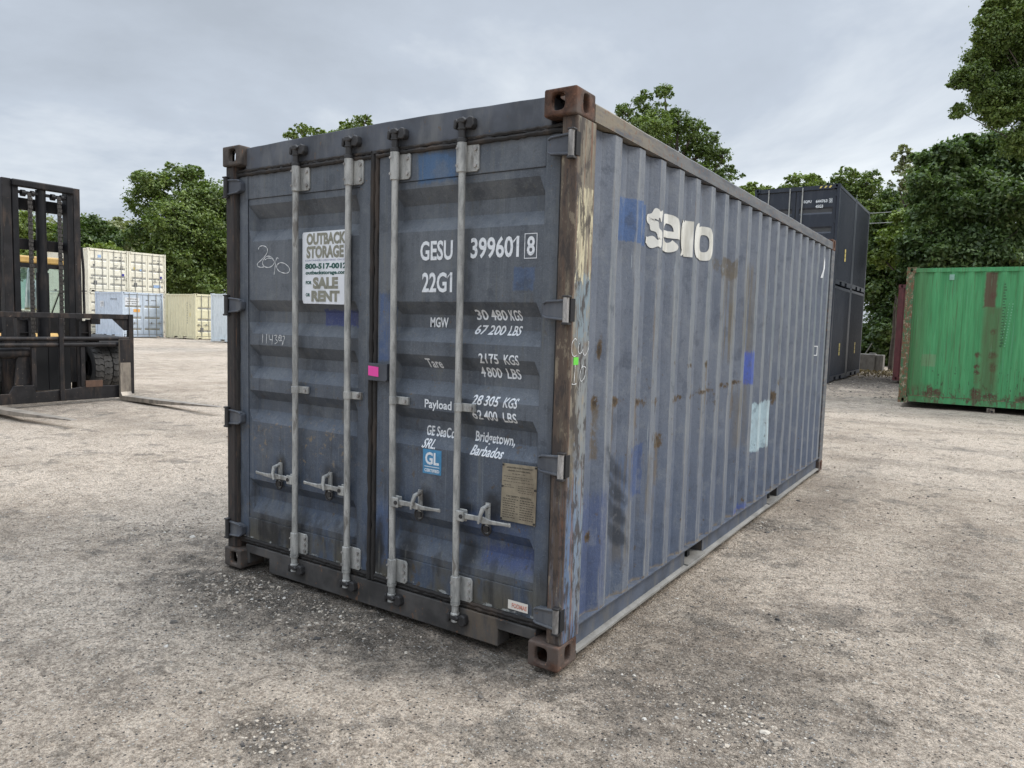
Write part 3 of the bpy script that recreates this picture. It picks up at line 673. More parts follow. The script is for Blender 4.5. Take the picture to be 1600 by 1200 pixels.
for t, z0, z1, x0, x1, s_ in (('30', 1.587, 1.636, 1.905, 1.974, -.1), ('480', 1.587, 1.636, 1.990, 2.083, -.1), ('KGS', 1.587, 1.636, 2.098, 2.166, -.1), ('67', 1.518, 1.564, 1.906, 1.974, .25), ('200', 1.518, 1.564, 1.988, 2.078, .25), ('LBS', 1.518, 1.564, 2.100, 2.167, .25),
        ('2', 1.380, 1.428, 1.921, 1.948, 0), ('175', 1.380, 1.428, 1.960, 2.035, 0), ('KGS', 1.380, 1.428, 2.068, 2.150, 0), ('4', 1.316, 1.365, 1.938, 1.965, -.1), ('800', 1.316, 1.365, 1.975, 2.060, -.1), ('LBS', 1.316, 1.365, 2.090, 2.168, -.1),
        ('28', 1.178, 1.226, 1.892, 1.950, .2), ('305', 1.178, 1.226, 1.964, 2.046, .2), ('KGS', 1.178, 1.226, 2.075, 2.153, .2), ('62', 1.107, 1.155, 1.892, 1.950, -.1), ('400', 1.107, 1.155, 1.962, 2.040, -.1), ('LBS', 1.107, 1.155, 2.072, 2.149, -.1)):
    T.append((t, *SH(x0, x1, z0, z1), .019, s_))
T.append(('Tare', *SH(1.598, 1.698, 1.342, 1.389), .018, -.1)); T.append(('Payload', *SH(1.591, 1.764, 1.137, 1.181), .018, 0, 'Plod'))
T.append(('GE SeaCo', *SH(1.610, 1.792, 1.000, 1.050), .018)); T.append(('SRL.', *SH(1.592, 1.680, .933, .980), .018, .2)); T.append(('Bridgetown,', *SH(1.918, 2.147, 1.003, 1.052), .018, 0, 'Bdt')); T.append(('Barbados', *SH(1.900, 2.085, .934, .981), .018, .2))
for s_ in T:
    paint('lettering', M_WHITE, dR, [fit(*s_[:5], bold=s_[5], slant=s_[6] if len(s_) > 6 else 0., ref=s_[7] if len(s_) > 7 else None)], on_door, cuts_v=ZCUT)
def flag1(x, z, h): return [(x, z), (x+.002, z+.006), (x-h*.22, z-h*.17), (x-h*.22, z-h*.28)], [(0, 1, 2, 3)]
for (nm_, a_, b_, c_, d_) in [t[:5] for t in T[:4] if t[0][-1] == '1']: paint('lettering', M_WHITE, dR, [flag1(b_-.010, d_-.006, d_-c_)], lambda x, z: on_door(x, z)+Vector((0, -.0004, 0)))
bx = SH(2.166, 2.234, 1.871, 1.985); paint('check_digit_frame', M_WHITE, dR, [frame2(*bx, .0035)], on_door, cuts_v=ZCUT)
# blue certificate square, metal data plate, faded red sticker
M_GLB = simple('blue_certificate_decal', (.045, .20, .36), .5, dirt=(.20, .24, .27), dirt_amt=.5, scale=30)
x0, x1, z0, z1 = SH(1.585, 1.706, .800, .926)
def flat(yy, dx=0, dz=0): return lambda x, z: Vector((x+dx, yy, z+dz))
gl = paint('certificate_decal', M_GLB, dR, [rect(x0, x1, z0, z1)], flat(YD-.0015))
paint('lettering', M_WHITE, gl, [fit('GL', x0+.016, x1-.016, z0+.048, z1-.014, .03), rect(x0+.012, x1-.012, z0+.036, z0+.039), fit('CERTIFIED', x0+.012, x1-.012, z0+.010, z0+.026, .03)], flat(YD-.0024))
M_PLATE = simple('tarnished_data_plate', (.26, .225, .165), .5, .35, dirt=(.13, .10, .07), dirt_amt=.6, scale=25)
M_INK = simple('stamped_ink', (.04, .035, .03), .7)
pm = MB(); a, b, c, d = P05(2.078, .915, YD-.01), P05(2.270, .920, YD-.01), P05(2.268, .640, YD-.01), P05(2.072, .640, YD-.01)
pm.prism([a, b, c, d], 'y', YD-.012, YD-.0085); pl = pm.build('data_plate', M_PLATE, dR, bevel=.001)
def plate_xy(u, v):
    p = (Vector(d)*(1-u)+Vector(c)*u)*(1-v)+(Vector(a)*(1-u)+Vector(b)*u)*v; return Vector((p.x, YD-.0131, p.y))
sh = [fit('APPROVED FOR TRANSPORT', .12, .90, .925, .950, .02), fit('UNDER CUSTOMS SEAL', .17, .82, .875, .898, .02), fit('CSC SAFETY APPROVAL', .15, .88, .425, .455, .02)]
q = random.Random(5)
def scrib(v, u0, u1, h=.012):
    u = u0
    while u < u1-.03:
        w_ = q.uniform(.02, .08); sh.append(rect(u, min(u+w_, u1), v, v+h)); u += w_+q.uniform(.012, .025)
for v, u0, u1 in ((.83, .3, .7), (.775, .05, .9), (.74, .12, .8), (.69, .05, .95), (.63, .08, .28), (.63, .48, .95), (.595, .08, .36), (.595, .48, .85), (.555, .48, .95), (.52, .5, .95)): scrib(v, u0, u1, .008)
for k in range(9): scrib(.385-k*.040, .06, .42 if k % 3 else .50); scrib(.385-k*.040, .55, .95)
paint('stamped_text', M_INK, pl, sh, plate_xy)
riv = MB()
for u, v in ((.03, .975), (.97, .975), (.03, .03), (.97, .03), (.03, .6), (.97, .6)): p = plate_xy(u, v); riv.cyl((p.x, p.y-.003, p.z), (p.x, p.y+.002, p.z), .005, 8)
split_loose(riv.build('rivet', M_CAM, pl, smooth=True))
M_STK = simple('white_sticker', (.66, .62, .56), .6, var=.06); M_RED = simple('faded_red_ink', (.55, .25, .19), .6, var=.35, scale=60)
def skew(x, z): return on_door2(x, z)
x0, x1, z0, z1 = SH(2.134, 2.246, .220, .264); stk = paint('small_sticker', M_STK, dR, [rect(x0, x1, z0, z1)], flat(YD-.0078)); paint('lettering', M_RED, stk, [fit('FODMAS', x0+.022, x1-.006, z0+.009, z1-.012, .04)], flat(YD-.0086))
# chalk numbers
def px2d(px, py):
    "door-plane coordinates of a photo pixel measured once for the hand-drawn strokes"
    d_ = cf+cr*((px-800)/FPX)-cu*((py-600)/FPX); t = (YD-.0-CAM.y)/d_.y; p = CAM+d_*t; return p.x, p.z
z6 = lambda pts, ox, oy, s_: [px2d(ox+x/s_, oy+y/s_) for x, y in pts]
st1 = [[(325, 718), (335, 695), (365, 684), (400, 698), (410, 730), (395, 770), (350, 820), (318, 850), (320, 876), (350, 886), (385, 880)],
       [(470, 820), (440, 786), (400, 786), (370, 820), (368, 862), (400, 886), (440, 882), (468, 856), (474, 830), (450, 805), (415, 800), (385, 818)],
       [(512, 804), (500, 796), (488, 830), (480, 900), (472, 955)], [(500, 862), (530, 843), (570, 850), (608, 882), (618, 915), (600, 938), (565, 940), (520, 922), (497, 890), (500, 862)]]
paint('chalk_mark', M_CHALK, dL, [stroke(z6(s_, 350, 270, 6.), .0028) for s_ in st1], on_door, cuts_v=ZCUT)
k3 = [[(221, 60), (220, 98)], [(238, 60), (236, 100)], [(248, 62), (250, 82), (262, 84)], [(264, 62), (260, 104)], [(270, 66), (282, 66), (276, 80), (284, 92), (272, 102)], [(296, 70), (288, 84), (298, 88), (300, 68), (292, 66), (288, 76)], [(300, 72), (296, 84), (304, 90), (304, 108)], [(306, 70), (314, 70), (310, 90), (306, 104)]]
paint('chalk_mark', M_CHALK, dL, [stroke(z6(s_, 330, 500, 2.727), .0022) for s_ in k3], on_door, cuts_v=ZCUT)
# paper sale sign tucked behind the inner rod of the left door
M_PAPER = simple('white_sign_board', (.66, .675, .70), .5, var=.05, dirt=(.42, .43, .45), dirt_amt=.6, bump=.15); M_TAUPE = simple('grey_brown_print', (.215, .21, .165), .6, var=.1, scale=50); M_GRN = simple('dark_green_print', (.012, .075, .060), .6, var=.1); M_VIO = simple('thin_blue_print', (.16, .17, .30), .6)
sx0, sz0 = P05(.669, 1.656, YD-.008); sx1, sz1 = 1.046, P05(1.015, 2.055, YD-.008)[1]
m = MB(); m.prism([(sx0+.010, sz0), (sx1, sz0-.004), (sx1, sz1+.003), (sx0+.006, sz1), (sx0, sz1-.012), (sx0, sz0+.022)], 'y', YD-.011, YD-.008)
sg = m.build('sale_sign', M_PAPER, dL)
ya = YD-.0122; U = lambda px: P05(ony05(px, 420), 1.85, YD-.012)[0]
def ony05(px, py): d_ = cf+cr*((px-800)/FPX)-cu*((py-600)/FPX); t = (.05-CAM.y)/d_.y; return (CAM+d_*t).x
def SX(zx): return P05(ony05(470+zx/9.6, 420), 1.85, YD-.012)[0]
def SZ(zy): v = (zy-75)/(1150-75); return sz1-(sz1-sz0)*v
for sh_ in [fit('OUTBACK', SX(85), SX(672), SZ(270), SZ(92), .05), fit('STORAGE', SX(85), SX(642), SZ(470), SZ(285), .05), fit('SALE', SX(182), SX(560), SZ(930), SZ(752), .06), fit('RENT', SX(160), SX(585), SZ(1120), SZ(955), .06)]: paint('print', M_TAUPE, sg, [sh_], flat(ya))
for sh_ in [fit('800-517-0012', SX(64), SX(690), SZ(632), SZ(545), .05), fit('outbackstorage.com', SX(72), SX(690), SZ(712), SZ(655), .04, 0., 'btk'), fit('FOR', SX(76), SX(162), SZ(860), SZ(808), .05), fit('OR', SX(76), SX(140), SZ(1045), SZ(992), .05)]: paint('print', M_GRN, sg, [sh_], flat(ya))
paint('print', M_VIO, sg, [fit('CONTAINERS DELIVERED ON SITE', SX(66), SX(700), SZ(512), SZ(488), .0)], flat(ya))
# ---- lettering on the side: worn white logo crossing the corrugations, chalk on the post
YC = [y for y, d in SP]
def on_side(y, z): return Vector((XW-sdep(y)+.0022+(.001), y, z))
def lz(y): return 2.000+(y-.86)*.004
def arc(cx, cz, rx, rz, t, a0, a1, n=28, e_=.78, t1=None):
    "thick arc of a rounded letter; angles in degrees, 0 = right, counter-clockwise"
    v = []; f = []
    for i in range(n+1):
        a = R(a0+(a1-a0)*i/n); c, s__ = math.cos(a), math.sin(a); C = math.copysign(abs(c)**e_, c); S = math.copysign(abs(s__)**e_, s__); tt = t if t1 is None else t+(t1-t)*i/n
        v += [(cx+rx*C, cz+rz*S), (cx+(rx-tt)*C, cz+(rz-tt*.82)*S)]
        if i: f.append((2*i-2, 2*i-1, 2*i+1, 2*i))
    return v, f
LGS = []
def letter_pieces(ch, a, b):
    z0 = lz(a); h = .212; cx, cz, rx, rz = (a+b)/2, z0+h/2, (b-a)/2, h/2; t = .064
    if ch == 'o': return [arc(cx, cz, rx, rz, t, 0, 360, 40)]
    if ch == 'c': return [arc(cx, cz, rx, rz, t, 42, 318, 34)]
    if ch == 'e': return [arc(cx, cz, rx, rz, t, 0, 325, 40), rect(a+.03, b-.001, cz-.026, cz+.012)]
    if ch == 'a': return [arc(cx-.02, cz, rx-.02, rz, t, 0, 360, 40), rect(b-.075, b, z0, z0+h)]
    if ch == 's': return [stroke([(b-.035, z0+h-.038), (cx, z0+h-.030), (a+.042, z0+h-.062), (cx-.01, cz+.004), (b-.045, cz-.048), (cx+.01, z0+.028), (a+.012, z0+.040)], .033, 8)]
for ch, a, b in (('s', .870, 1.045), ('e', 1.060, 1.285), ('a', 1.300, 1.520), ('c', 1.530, 1.690), ('o', 1.655, 1.870)):
    for k, pc in enumerate(letter_pieces(ch, a, b)): LGS.append((ch, k, pc))
for ch, k, pc in LGS:
    paint('logo_letter', M_LOGO, sw, [pc], (lambda e__: lambda y, z: on_side(y, z)+Vector((e__, 0, 0)))(.0004*k+(.0006 if ch == 'o' else 0)), cuts_u=YC)
def sidepx(px, py, X=2.437):
    d_ = cf+cr*((px-800)/FPX)-cu*((py-600)/FPX); t = (X-CAM.x)/d_.x; p = CAM+d_*t; return p.y, p.z
cw = [[(302, 320), (298, 295), (270, 300), (235, 360), (225, 440), (240, 540), (270, 568), (305, 548)], [(352, 362), (335, 400), (330, 470), (350, 525), (385, 500), (408, 440)], [(408, 440), (402, 500), (430, 552), (465, 510), (490, 440), (495, 330)], [(283, 700), (278, 800), (265, 985)], [(230, 1000), (262, 1005), (305, 995)], [(400, 700), (370, 780), (355, 860), (362, 930), (385, 955), (425, 900), (447, 800), (445, 745), (415, 725), (385, 745)]]
paint('chalk_mark', M_CHALK, cont, [stroke([sidepx(870+x/10., 500+y/10.) for x, y in s_], .0020) for s_ in cw], lambda y, z: Vector((2.4385, max(y, .029), z)), off=OFF)
M_LIME = simple('green_sticker', (.12, .55, .05), .6, var=.05)
ga, gb = sidepx(896.5, 558.5), sidepx(903.3, 570)
part('green_tag', MB().box(2.4362, 2.4375, ga[0], gb[0], gb[1], ga[1]), M_LIME)
paint('white_mark', M_CHALK, sw, [([(5.47, 2.30), (5.50, 2.36), (5.53, 2.31), (5.53, 2.24), (5.49, 2.20), (5.47, 2.14), (5.43, 2.14), (5.46, 2.22)], [(0, 1, 2, 3, 4, 5, 6, 7)])], on_side, cuts_u=YC)
paint('white_mark', M_CHALK, sw, [rect(5.385, 5.45, 1.415, 1.425), rect(5.385, 5.45, 1.32, 1.33), rect(5.44, 5.45, 1.33, 1.415)], on_side, cuts_u=YC)

# ------------------------------------------------------------------ GROUND
def lattice(n, seed): return np.random.default_rng(seed).random((n, n))
def vnoise(x, y, sc, seed, n=256):
    g = lattice(n, seed); X = x*sc; Y = y*sc; xi = np.floor(X).astype(int); yi = np.floor(Y).astype(int); fx = X-xi; fy = Y-yi
    fx = fx*fx*(3-2*fx); fy = fy*fy*(3-2*fy); a = g[xi % n, yi % n]; b = g[(xi+1) % n, yi % n]; c = g[xi % n, (yi+1) % n]; d = g[(xi+1) % n, (yi+1) % n]
    return (a*(1-fx)+b*fx)*(1-fy)+(c*(1-fx)+d*fx)*fy
ROUGH = [(.50, -.30, .55), (.45, .05, .4), (1.15, -.15, .4), (1.79, -1.03, .16), (-.9, .2, .4), (2.44, 3.26, .2), (3.3, 1.2, .3), (3.2, .1, .35)]
def gheight(x, y):
    d = np.hypot(x-2, y-2); h = .0045*np.maximum(0, d-9)
    a = vnoise(x, y, .5, 1)*.05+vnoise(x, y, 1.7, 2)*.016+vnoise(x, y, 5., 3)*.007+vnoise(x, y, 14., 4)*.007
    b = vnoise(x, y, 31., 5)*.004
    rg = sum(np.exp(-((x-a_)/r_)**2-((y-b_)/r_)**2) for a_, b_, r_ in ROUGH)
    b = b*(1+2.2*np.clip(rg, 0, 1))+np.clip(rg, 0, 1)*vnoise(x, y, 18., 6)*.012
    return h+a-.042-.008+b*.8-.012*np.clip(rg, 0, 1)
def axis(lo, hi, c0, c1, st, g=1.07):
    v = list(np.arange(c0, c1, st)); s_ = st; p = c0
    left = []
    while p > lo: s_ *= g; p -= s_; left.append(p)
    s_ = st; p = v[-1]; right = []
    while p < hi: s_ *= g; p += s_; right.append(p)
    return np.array(left[::-1]+v+right)
gx = axis(-420, 420, -2.6, 5.2, .022, 1.035); gy = axis(-60, 600, -2.0, 3.6, .022, 1.035)
GX, GY = np.meshgrid(gx, gy, indexing='ij'); GZ = gheight(GX, GY)
nx_, ny_ = GX.shape; V = np.stack([GX, GY, GZ], -1).reshape(-1, 3)
I = np.arange(nx_*ny_).reshape(nx_, ny_); F = np.stack([I[:-1, :-1], I[1:, :-1], I[1:, 1:], I[:-1, 1:]], -1).reshape(-1, 4)
def np_mesh(name, V, F, m, smooth=True):
    me = bpy.data.meshes.new(name); k = F.shape[1]
    me.vertices.add(len(V)); me.vertices.foreach_set('co', V.astype(np.float32).ravel())
    me.loops.add(F.size); me.loops.foreach_set('vertex_index', F.astype(np.int32).ravel())
    me.polygons.add(len(F)); me.polygons.foreach_set('loop_start', np.arange(0, F.size, k, dtype=np.int32))
    me.polygons.foreach_set('use_smooth', np.full(len(F), smooth)); me.update(calc_edges=True); me.materials.append(m)
    o = bpy.data.objects.new(name, me); col.objects.link(o); return o
def ground_mat():
    g = G('compacted_gravel'); big = g.noise(scale=.35, detail=6, rough=.6); mid = g.noise(scale=1.6, detail=8, rough=.62); fine = g.noise(scale=75, detail=6, rough=.7)
    c = g.mix(g.rng(mid, .35, .65), (.425, .348, .274), (.570, .482, .388)); c = g.mix(g.rng(big, .42, .62), c, (.62, .525, .428))
    # stained, dark gravel and other darker areas
    wob = g.noise(scale=5, detail=7, rough=.65)
    D = [(.50, -.25, .75, .38, .8), (.45, .10, .7, .30, .85), (1.25, -.08, 1.1, .24, .7), (1.79, -1.03, .20, .15, .85), (-.4, .28, .5, .28, .45), (1.9, -.15, .8, .3, .5), (2.9, .5, .55, .75, .45), (3.25, .45, .6, .3, .4), (2.44, 3.26, .28, .25, .75), (3.3, 1.5, .25, .2, .6),
         (3.15, -.1, .6, .35, .35), (1.2, -1.7, 1.6, .5, .25), (-2.0, -.4, .5, .3, .35), (.8, 22.2, 3.0, 5.8, .95), (2.75, 5., .25, 2.0, .3), (-5.5, 3, 3.5, .3, .3), (-4.5, 5, 5., .25, .3), (4.4, 9., 3., .3, .3), (3.6, 7.2, 2., .2, .3), (4., 11.5, 3., .25, .35), (-1.5, -1.2, 2.5, .12, .3), (3.9, 2.6, .3, 1.5, .3), (-9.6, 3.2, 1.6, 1.6, .5)]
    gk = g.noise(g.scl(1, 1, 1, 1.5), scale=11, detail=10, rough=.75); gm = g.rng(gk, .38, .54, .45, 1.)
    for a, b, ra, rb, am in D:
        c = g.mix(g.M('MULTIPLY', g.M('MULTIPLY', g.blob(g.x, g.y, a, b, ra, rb, .7, wob, 3.2), gm), am), c, (.100, .086, .072))
    dk = g.noise(g.scl(1, 1, 1, 5.), scale=2.6, detail=9, rough=.7); c = g.mix(g.M('MULTIPLY', g.rng(dk, .555, .62), .55), c, (.16, .145, .125))
    lp = g.noise(g.scl(1, 1, 1, 8.), scale=.9, detail=8, rough=.7); c = g.mix(g.M('MULTIPLY', g.rng(lp, .56, .68), .5), c, (.66, .57, .47))
    # broken dark threads where fines have washed out
    rd2 = g.M('ABSOLUTE', g.M('SUBTRACT', g.noise(g.scl(1, 1.1, 1, 7.), scale=4.2, detail=10, rough=.74, dist=.2), .5)); c = g.mix(g.M('MULTIPLY', g.M('MULTIPLY', g.rng(rd2, .0, .007, 1., 0.), g.rng(g.noise(g.scl(1, 1, 1, 9.), scale=1.3, detail=5), .50, .62)), .45), c, (.075, .066, .056))
    rd = g.M('ABSOLUTE', g.M('SUBTRACT', g.noise(g.scl(1, 1, 1, 2.), scale=5.5, detail=9, rough=.68, dist=.4), .5)); bk_ = g.noise(scale=2.0, detail=5)
    c = g.mix(g.M('MULTIPLY', g.M('MULTIPLY', g.rng(rd, .0, .012, 1., 0.), g.rng(bk_, .50, .62)), .75), c, (.085, .078, .07))
    # grains
    c = g.mix(g.rng(fine, .40, .60), g.mix(1., c, (1.25, 1.24, 1.22), 'MULTIPLY'), g.mix(1., c, (.70, .685, .67), 'MULTIPLY'))
    md = g.noise(g.scl(1, 1, 1, 6.), scale=24, detail=8, rough=.75); c = g.mix(g.rng(md, .50, .60), c, g.mix(1., c, (.70, .68, .66), 'MULTIPLY'))
    f2 = g.noise(g.scl(1, 1, 1, 3.), scale=210, detail=3, rough=.6)
    c = g.mix(g.M('MULTIPLY', g.rng(f2, .55, .66), .65), c, (.50, .47, .42)); c = g.mix(g.M('MULTIPLY', g.rng(f2, .34, .45, 1., 0.), .65), c, (.08, .075, .07))
    vc = g.vor(scale=62, o='Distance'); vr = g.vor(scale=62, o='Color'); sr = g.n('ShaderNodeSeparateColor'); g.l(vr, sr.inputs[0])
    peb = g.rng(vc, .26, .34, 1., 0.)
    c = g.mix(g.M('MULTIPLY', peb, g.rng(sr.outputs[0], .80, .84)), c, (.50, .48, .44)); c = g.mix(g.M('MULTIPLY', peb, g.rng(sr.outputs[1], .86, .89)), c, (.06, .06, .062))
    h = g.M('ADD', g.M('MULTIPLY', fine, 1.2), g.M('MULTIPLY', g.rng(vc, .0, .5, 1., 0.), .7)); h = g.M('ADD', h, g.M('MULTIPLY', f2, .5)); h = g.M('ADD', h, g.M('MULTIPLY', g.noise(scale=16, detail=8, rough=.70), 2.3)); h = g.M('SUBTRACT', h, g.M('MULTIPLY', g.rng(rd2, .0, .015, 1., 0.), .25))
    g.bump(h, 1., .016); return g.fin(c, .95, spec=.15)
M_GND = ground_mat()
tag(np_mesh('ground', V, F, M_GND), 'pale compacted gravel yard with dark patches', kind='structure')
# loose stones
def stones():
    t = (1+5**.5)/2; ico = np.array([(-1, t, 0), (1, t, 0), (-1, -t, 0), (1, -t, 0), (0, -1, t), (0, 1, t), (0, -1, -t), (0, 1, -t), (t, 0, -1), (t, 0, 1), (-t, 0, -1), (-t, 0, 1)])/1.9
    fc = np.array([(0, 11, 5), (0, 5, 1), (0, 1, 7), (0, 7, 10), (0, 10, 11), (1, 5, 9), (5, 11, 4), (11, 10, 2), (10, 7, 6), (7, 1, 8), (3, 9, 4), (3, 4, 2), (3, 2, 6), (3, 6, 8), (3, 8, 9), (4, 9, 5), (2, 4, 11), (6, 2, 10), (8, 6, 7), (9, 8, 1)])
    q = np.random.default_rng(11); px, py, pr_ = [], [], []
    def sc(n, x0, x1, y0, y1, a, b): px.append(q.uniform(x0, x1, n)); py.append(q.uniform(y0, y1, n)); pr_.append(np.exp(q.uniform(math.log(a), math.log(b), n)))
    sc(14000, -2.5, 5.2, -2.0, 3.5, .0018, .0048); sc(900, -4, 6, -2, 6, .005, .011); sc(420, -3, 6, -2, 6, .007, .015); sc(40, -3, 6, -2, 6, .014, .024); sc(2500, -10, 6, 3, 16, .006, .014); sc(500, -.2, 3.2, 16, 27, .010, .035)
    for a, b, r_ in ROUGH:
        n = int(1100*r_); px.append(q.normal(a, r_*.6, n)); py.append(q.normal(b, r_*.45, n)); pr_.append(np.exp(q.uniform(math.log(.003), math.log(.010), n)))
        n = int(22*r_)-3; px.append(q.normal(a, r_*.6, max(n, 0))); py.append(q.normal(b, r_*.45, max(n, 0))); pr_.append(q.uniform(.010, .020, max(n, 0)))
    x, y, r = map(np.concatenate, (px, py, pr_)); ok = ~((x > -.02) & (x < 2.46) & (y > -.01) & (y < 6.1)); x, y, r = x[ok], y[ok], r[ok]; n = len(x); z = gheight(x, y)
    v = ico[None]*q.uniform(.7, 1.25, (n, 12, 1)); v *= np.stack([q.uniform(.8, 1.5, n), q.uniform(.7, 1.1, n), q.uniform(.35, .75, n)], -1)[:, None]*r[:, None, None]
    a = q.uniform(0, 6.28, n); c, s_ = np.cos(a)[:, None], np.sin(a)[:, None]; vx = v[..., 0]*c-v[..., 1]*s_; vy = v[..., 0]*s_+v[..., 1]*c
    V = np.stack([vx+x[:, None], vy+y[:, None], v[..., 2]+(z+r*.12)[:, None]], -1).reshape(-1, 3); F = (fc[None]+np.arange(n)[:, None, None]*12).reshape(-1, 3)
    g = G('loose_stone'); gi = g.n('ShaderNodeNewGeometry'); rp = g.n('ShaderNodeValToRGB'); e = rp.color_ramp.elements; e[0].color = (.055, .053, .052, 1); e[1].color = (.50, .48, .44, 1)
    for p_, c_ in ((.2, (.12, .108, .095)), (.45, (.26, .22, .175)), (.8, (.38, .33, .27)), (.95, (.46, .41, .34))): k = e.new(p_); k.color = (*c_, 1)
    g.l(gi.outputs['Random Per Island'], rp.inputs[0]); g.bump(g.noise(scale=150, detail=3), .4, .003)
    o = np_mesh('loose_gravel', V, F, g.fin(rp.outputs[0], .9, spec=.2), smooth=False); tag(o, 'loose stones scattered over the gravel yard', 'gravel', kind='stuff')
stones()

# ------------------------------------------------------------------ OTHER CONTAINERS
def ribbed(m, axis_, fixed, sgn, a0, a1, z0, z1, pitch, depth):
    "vertical trapezoid corrugation; axis_ 'y' = runs along y at x=fixed, 'x' = runs along x at y=fixed"
    n = max(2, int((a1-a0)/pitch)); p = (a1-a0)/n; pts = [(a0, 0)]
    for i in range(n):
        b = a0+i*p
        for t, d in ((.12, 0), (.36, 1), (.62, 1), (.86, 0)): pts.append((b+t*p, d))
    pts.append((a1, 0)); vs = []
    for z in (z0, z1):
        for a, d in pts: o = fixed-sgn*depth*(1-d); vs.append((o, a, z) if axis_ == 'y' else (a, o, z))
    k = len(pts); return m.add(vs, [(i, i+1, k+i+1, k+i) for i in range(k-1)])
def box_container(name, label, group, org, rz, LL, HH, body, rodm, pitch=.26, nrec=4, castm=None, rods=(.42, .88, 1.56, 2.02), marks=None, markm=None, gasket=None, wall=None, pockets=True):
    r = thing(name, org, rz, label, 'shipping container', group); cm = castm or body; gk = gasket or M_GASK
    for cx0, sx in ((0, 1), (W, -1)):
        for cy0, sy in ((0, 1), (LL, -1)):
            for z0, tp in ((0, False), (HH-.118, True)): casting_mb(cx0, cy0, z0, sx, sy, tp).build('corner_casting', cm, r)
            void_mb  # the castings are hollow
    for x0 in (.004, W-.084):
        for y0 in (.004, LL-.154): MB().box(x0, x0+.08, y0, y0+.15, .118, HH-.118).build('corner_post', cm if castm else body, r, bevel=.006)
    for x0 in (.002, W-.062):
        MB().box(x0, x0+.06, .178, LL-.178, HH-.105, HH-.022).build('top_rail', body, r); 
        m = MB(); c0 = LL/2; hp = 1.025 if LL > 4 else .45
        cuts = [(.178, c0-hp-.18), (c0-hp+.18, c0+hp-.18), (c0+hp+.18, LL-.178)] if pockets else [(.178, LL-.178)]
        pts_ = [(.178, .158), (.178, .03)]
        for (a, b), (c, d) in zip(cuts, cuts[1:]): pts_ += [(b, .03), (b, .135), (c, .135), (c, .03)]
        pts_ += [(LL-.178, .03), (LL-.178, .158)]; m.prism(pts_, 'x', x0, x0+.06)
        m.build('bottom_rail', body, r); MB().box(x0-.004, x0+.064, .178, LL-.178, .1581, .171).build('rail_ledge', castm or body, r)
    for xo, sg_ in ((.010, -1), (W-.010, 1)): ribbed(MB(), 'y', xo, sg_, .15, LL-.15, .16, HH-.1, pitch, .036).build('side_wall', wall or body, r)
    ribbed(MB(), 'x', LL-.012, 1, .08, W-.08, .12, HH-.1, .27, .04).build('end_wall', body, r)
    MB().box(.05, W-.05, .16, LL-.06, HH-.06, HH-.024).build('roof', body, r)
    MB().box(.162, W-.162, .03, .12, HH-.13, HH-.012).build('header', body, r); MB().prism([(.162, .03), (.2, .03), (.2, .09), (.40, .09), (.40, .02), (2.038, .02), (2.038, .09), (2.238, .09), (2.238, .03), (2.276, .03), (2.276, .15), (.162, .15)], 'y', .03, .12).build('door_sill', body, r)
    MB().box(.162, W-.162, LL-.12, LL-.02, .03, .15).build('end_sill', body, r)
    MB().box(.06, W-.06, .15, LL-.06, .10, HH-.14).build('inner_lining', M_BLACK, r)
    MB().box(.084, W-.084, .085, .10, .15, HH-.13).build('rubber_seal', gk, r)
    zs0, zs1 = .18, HH-.155; hgt = zs1-zs0
    for x0, x1, rr in ((.10, 1.205, rods[:2]), (1.233, W-.10, rods[2:])):
        m = MB(); step = (hgt-.30)/nrec; rows = [zs0]; dd = [0]
        for i in range(nrec): b = zs0+.15+i*step; rows += [b+.03, b+.10, b+.16, b+.23]; dd += [0, 1, 1, 0]
        rows.append(zs1); dd.append(0); xs = (x0+.08, x0+.10, x1-.10, x1-.08)
        for i in range(len(rows)-1):
            for k in range(3):
                ea, eb = ((0, 1), (1, 1), (1, 0))[k]
                m.add([(xs[k], .06+.035*dd[i]*ea, rows[i]), (xs[k+1], .06+.035*dd[i]*eb, rows[i]), (xs[k+1], .06+.035*dd[i+1]*eb, rows[i+1]), (xs[k], .06+.035*dd[i+1]*ea, rows[i+1])], [(0, 1, 2, 3)])
        d = m.build('door', body, r); f = MB(); f.box(x0, x0+.0795, .054, .084, zs0, zs1); f.box(x1-.0795, x1, .054, .084, zs0, zs1); f.build('door_frame', body, d)
        for k, xr in enumerate(rr):
            MB().cyl((xr, .03, .05), (xr, .03, HH-.05), .019, 8).build('locking_rod', rodm, d, smooth=True)
            m = MB(); sg = -1 if x0 < 1 else 1; m.box(*sorted((xr, xr+sg*.34)), .012, .03, .81, .835); m.box(*sorted((xr+sg*.15, xr+sg*.18)), .005, .055, .77, .89); m.build('handle', rodm, d)
        hx = x0-.03 if x0 < 1 else x1+.03
        for zc in (zs0+.15, zs0+hgt*.36, zs0+hgt*.64, zs1-.15): MB().box(hx-.06, hx+.06, .025, .053, zc-.05, zc+.05).build('hinge', body, d)
    if marks:
        sh = []; fl = lambda x, z: Vector((x, .0515, z))
        for u0, u1, v0, v1, mt, nm in marks: paint(nm, mt, r, [rect(u0, u1, v0, v1)], fl)
    return r
def dashes(parent, rows, m, place, name='small_print'):
    q = random.Random(len(rows)*7+int(rows[0][0]*100)); sh = []
    for u0, u1, v, h in rows:
        u = u0
        while u < u1-.02: w_ = q.uniform(.03, .09); sh.append(rect(u, min(u+w_, u1), v, v+h)); u += w_+q.uniform(.015, .03)
    return paint(name, m, parent, sh, place)

